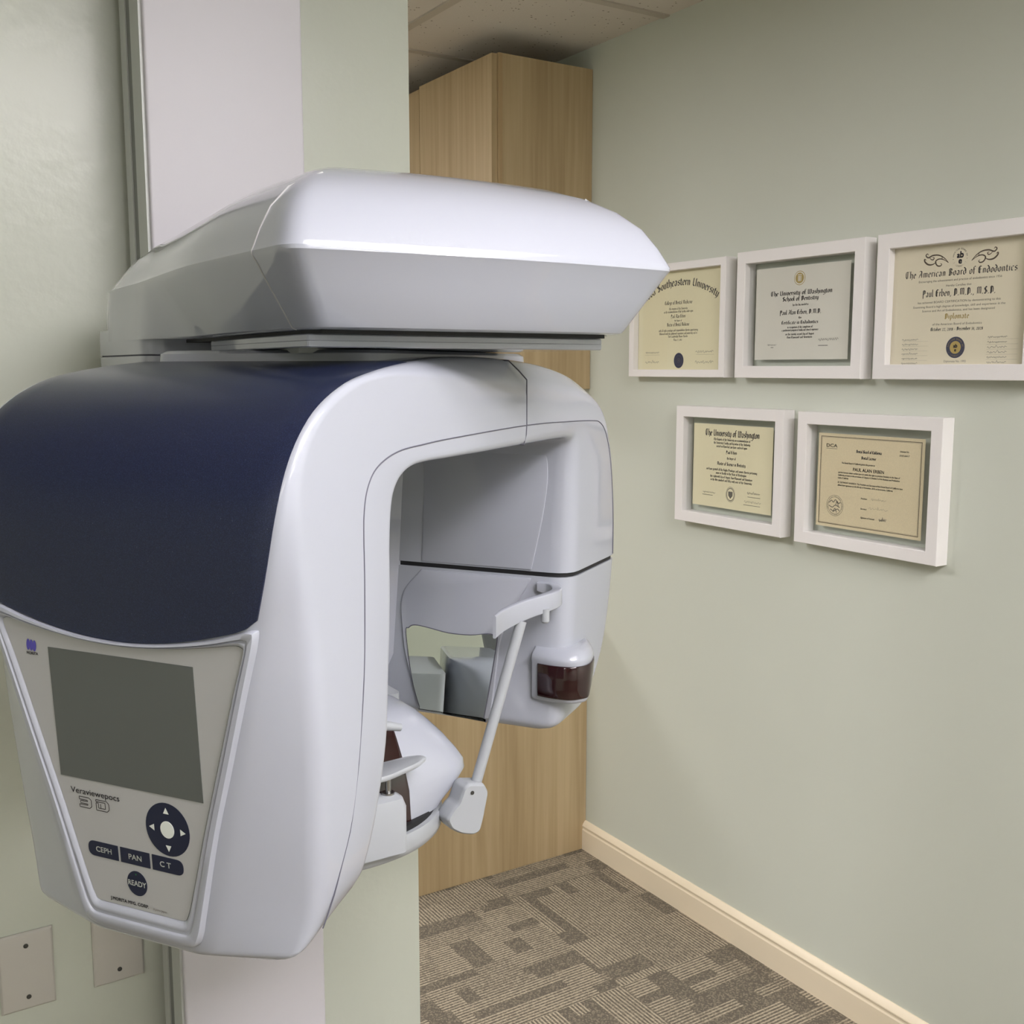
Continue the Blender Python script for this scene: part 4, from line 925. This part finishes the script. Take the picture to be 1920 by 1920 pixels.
decal('seal_emblem', [disc(0, 1.4995, .0122, .0122), ringtext('AMERICAN BOARD OF', 0, 1.4995, .0163, .0024, 172, 8), ringtext('ENDODONTICS', 0, 1.4995, .0163, .0024, 215, 325, 1, True)], f3b, M['gold_ink'], pc)
decal('seal_monogram', [sans('a', -.0025, 1.4990, h=.0062, bold=.0006), sans('b', .0018, 1.4990, h=.0068, bold=.0007), sans('e', 0, 1.4915, h=.0062, bold=.0006)], lambda u, v: f3(u, v)-Vector((.0004, 0, 0)), M['navy_ink'], pc)
sg = []
for i in range(6):
    z = 1.5155-.0094*i
    sg.append(signature(-.104, z, .038, .006, 20+i, .00055)); sg.append(signature(.088, z+.0015, .040, .006, 40+i, .00055))
decal('signature', sg, pl, M['ink'], pc)
decal('signature_line', [rect(-.122, -.062, 1.5125-.0094*i, 1.5127-.0094*i) for i in range(6)], pl, M['ink_grey'], pc)
decal('signature_line', [rect(.066, .130, 1.5135-.0094*i, 1.5137-.0094*i) for i in range(6)], pl, M['ink_grey'], pc)
# --- bottom left
t, pc, pl, cc = diploma(2.097, 1.730, 1.0715, 1.365, .0270, 'paper_yellow', (2.048, 1.777, 1.1165, 1.3225), 'white framed pale yellow diploma floating in glass with a shield seal, lower row left')
decal('title_lettering', [black('The University of Washington', 0, 1.2935, .185, .0160, nib=.78)], pl, M['ink'], pc)
decal('body_lettering', [black(s, 0, z, w_, h, nib=.75) for s, z, w_, h in (('The Regents of the University on recommendation of', 1.2830, .125, .006), ('the University Faculty and by virtue of the Authority', 1.2745, .125, .006), ('vested in Them by Law have conferred upon', 1.2660, .105, .006), ('Paul Erben', 1.2515, .037, .0082), ('the degree of', 1.2380, .030, .006), ('Master of Science in Dentistry', 1.2225, .098, .0085), ('and have granted all the Rights Privileges and Honors thereto pertaining', 1.2085, .175, .006), ('Given in Seattle in the State of Washington', 1.2000, .105, .006), ('this eighteenth day of August, Two Thousand and Seventeen', 1.1910, .145, .006), ('in the One Hundred and fifty sixth Year of the University', 1.1825, .142, .006))], pl, M['ink'], pc)
decal('seal', [ringf(0, 1.1530, .0118, .0135, 1.2, 24), ringf(0, 1.1530, .0148, .0156, 1.2, 24), ([(-.0075, 1.1600), (.0075, 1.1600), (.0075, 1.1500), (0, 1.1425), (-.0075, 1.1500)], [(0, 1, 2, 3, 4)])], pl, M['ink_grey'], pc)
decal('signature', [signature(-.075, 1.1510, .045, .007, 61, .0006), signature(.078, 1.1610, .042, .009, 62, .0006), signature(.075, 1.1400, .055, .009, 63, .0005), rect(-.10, -.062, 1.1445, 1.1455), rect(.058, .10, 1.1525, 1.1535), rect(.045, .10, 1.1325, 1.1335)], pl, M['ink'], pc)
# --- bottom right
t, pc, pl, cc = diploma(1.688, 1.315, 1.0695, 1.3635, .0270, 'parchment', (1.6405, 1.366, 1.1125, 1.3185), 'white framed tan parchment licence with brown border and round state seal, lower right')
bo = []
for d, w_ in ((.0065, .0013), (.0088, .0004)):
    hw_ = .137-d; b0, b1 = 1.1125+d, 1.3185-d
    bo += [rect(-hw_, hw_, b0, b0+w_), rect(-hw_, hw_, b1-w_, b1), rect(-hw_, -hw_+w_, b0, b1), rect(hw_-w_, hw_, b0, b1)]
decal('border', bo, pl, M['bronze_ink'], pc)
decal('logo_lettering', [sans('DCA', -.100, 1.2885, h=.0070, width=.030, bold=.0004), rect(-.115, -.085, 1.2850, 1.2858)], pl, M['ink_grey'], pc)
decal('title_lettering', [black('Dental Board of California', 0, 1.2800, .066, .0065, nib=.95), black('Dental License', 0, 1.2670, .038, .0065, nib=.95)], pl, M['ink'], pc)
decal('body_lettering', [sans('PAUL ALAN ERBEN', 0, 1.2405, h=.0068, width=.080, bold=.0004)]+[sans(s, x, z, h=.0034, width=w_, slant=.2, bold=.0002) for s, x, z, w_ in (('The Dental Board of California grants this grantee to', -.028, 1.2545, .088), ('and the licensee obtain verified upon its within this right to practice Dentistry in the State of', 0, 1.2335, .160), ('California pursuant to the provisions of Chapter 4, Division 2 of the Business and Professions', 0, 1.2275, .160), ('Code of California', -.066, 1.2215, .028), ('IN TESTIMONY WHEREOF, The President and Secretary of the Dental Board of California have', .004, 1.2115, .168), ('affixed their signatures on this 8th day of November, 2010, at Sacramento, California', -.008, 1.2055, .144), ('License No.', .089, 1.2885, .022), ('DDS 66417', .089, 1.2800, .024), ('President', -.008, 1.1820, .016), ('Secretary', -.008, 1.1600, .016), ('Signature of Licensee', .003, 1.1410, .036))], pl, M['ink'], pc)
sl = [ringf(-.0855, 1.1610, .0185, .0194), ringf(-.0855, 1.1610, .0225, .0232), ringtext('GREAT SEAL OF THE STATE', -.0855, 1.1610, .0205, .0026, 200, -20), ringtext('CALIFORNIA', -.0855, 1.1610, .0205, .0026, 235, 305, 1, True)]
for path in ([(-.102, 1.166), (-.095, 1.172), (-.09, 1.168), (-.084, 1.174), (-.077, 1.167), (-.070, 1.169)], [(-.102, 1.160), (-.092, 1.157), (-.084, 1.162), (-.072, 1.158)], [(-.098, 1.152), (-.088, 1.149), (-.078, 1.154), (-.072, 1.150)], [(-.090, 1.146), (-.085, 1.155), (-.080, 1.146)], [(-.083, 1.163), (-.079, 1.171), (-.076, 1.160)]):
    sl.append(stroke(path, .0018, 4))
decal('seal', sl, pl, M['ink_grey'], pc)
decal('signature', [signature(.030, 1.1835, .038, .007, 71, .0004), signature(.030, 1.1640, .050, .008, 72, .0004), signature(.042, 1.1420, .018, .012, 73, .0007)], pl, M['ink_grey'], pc)
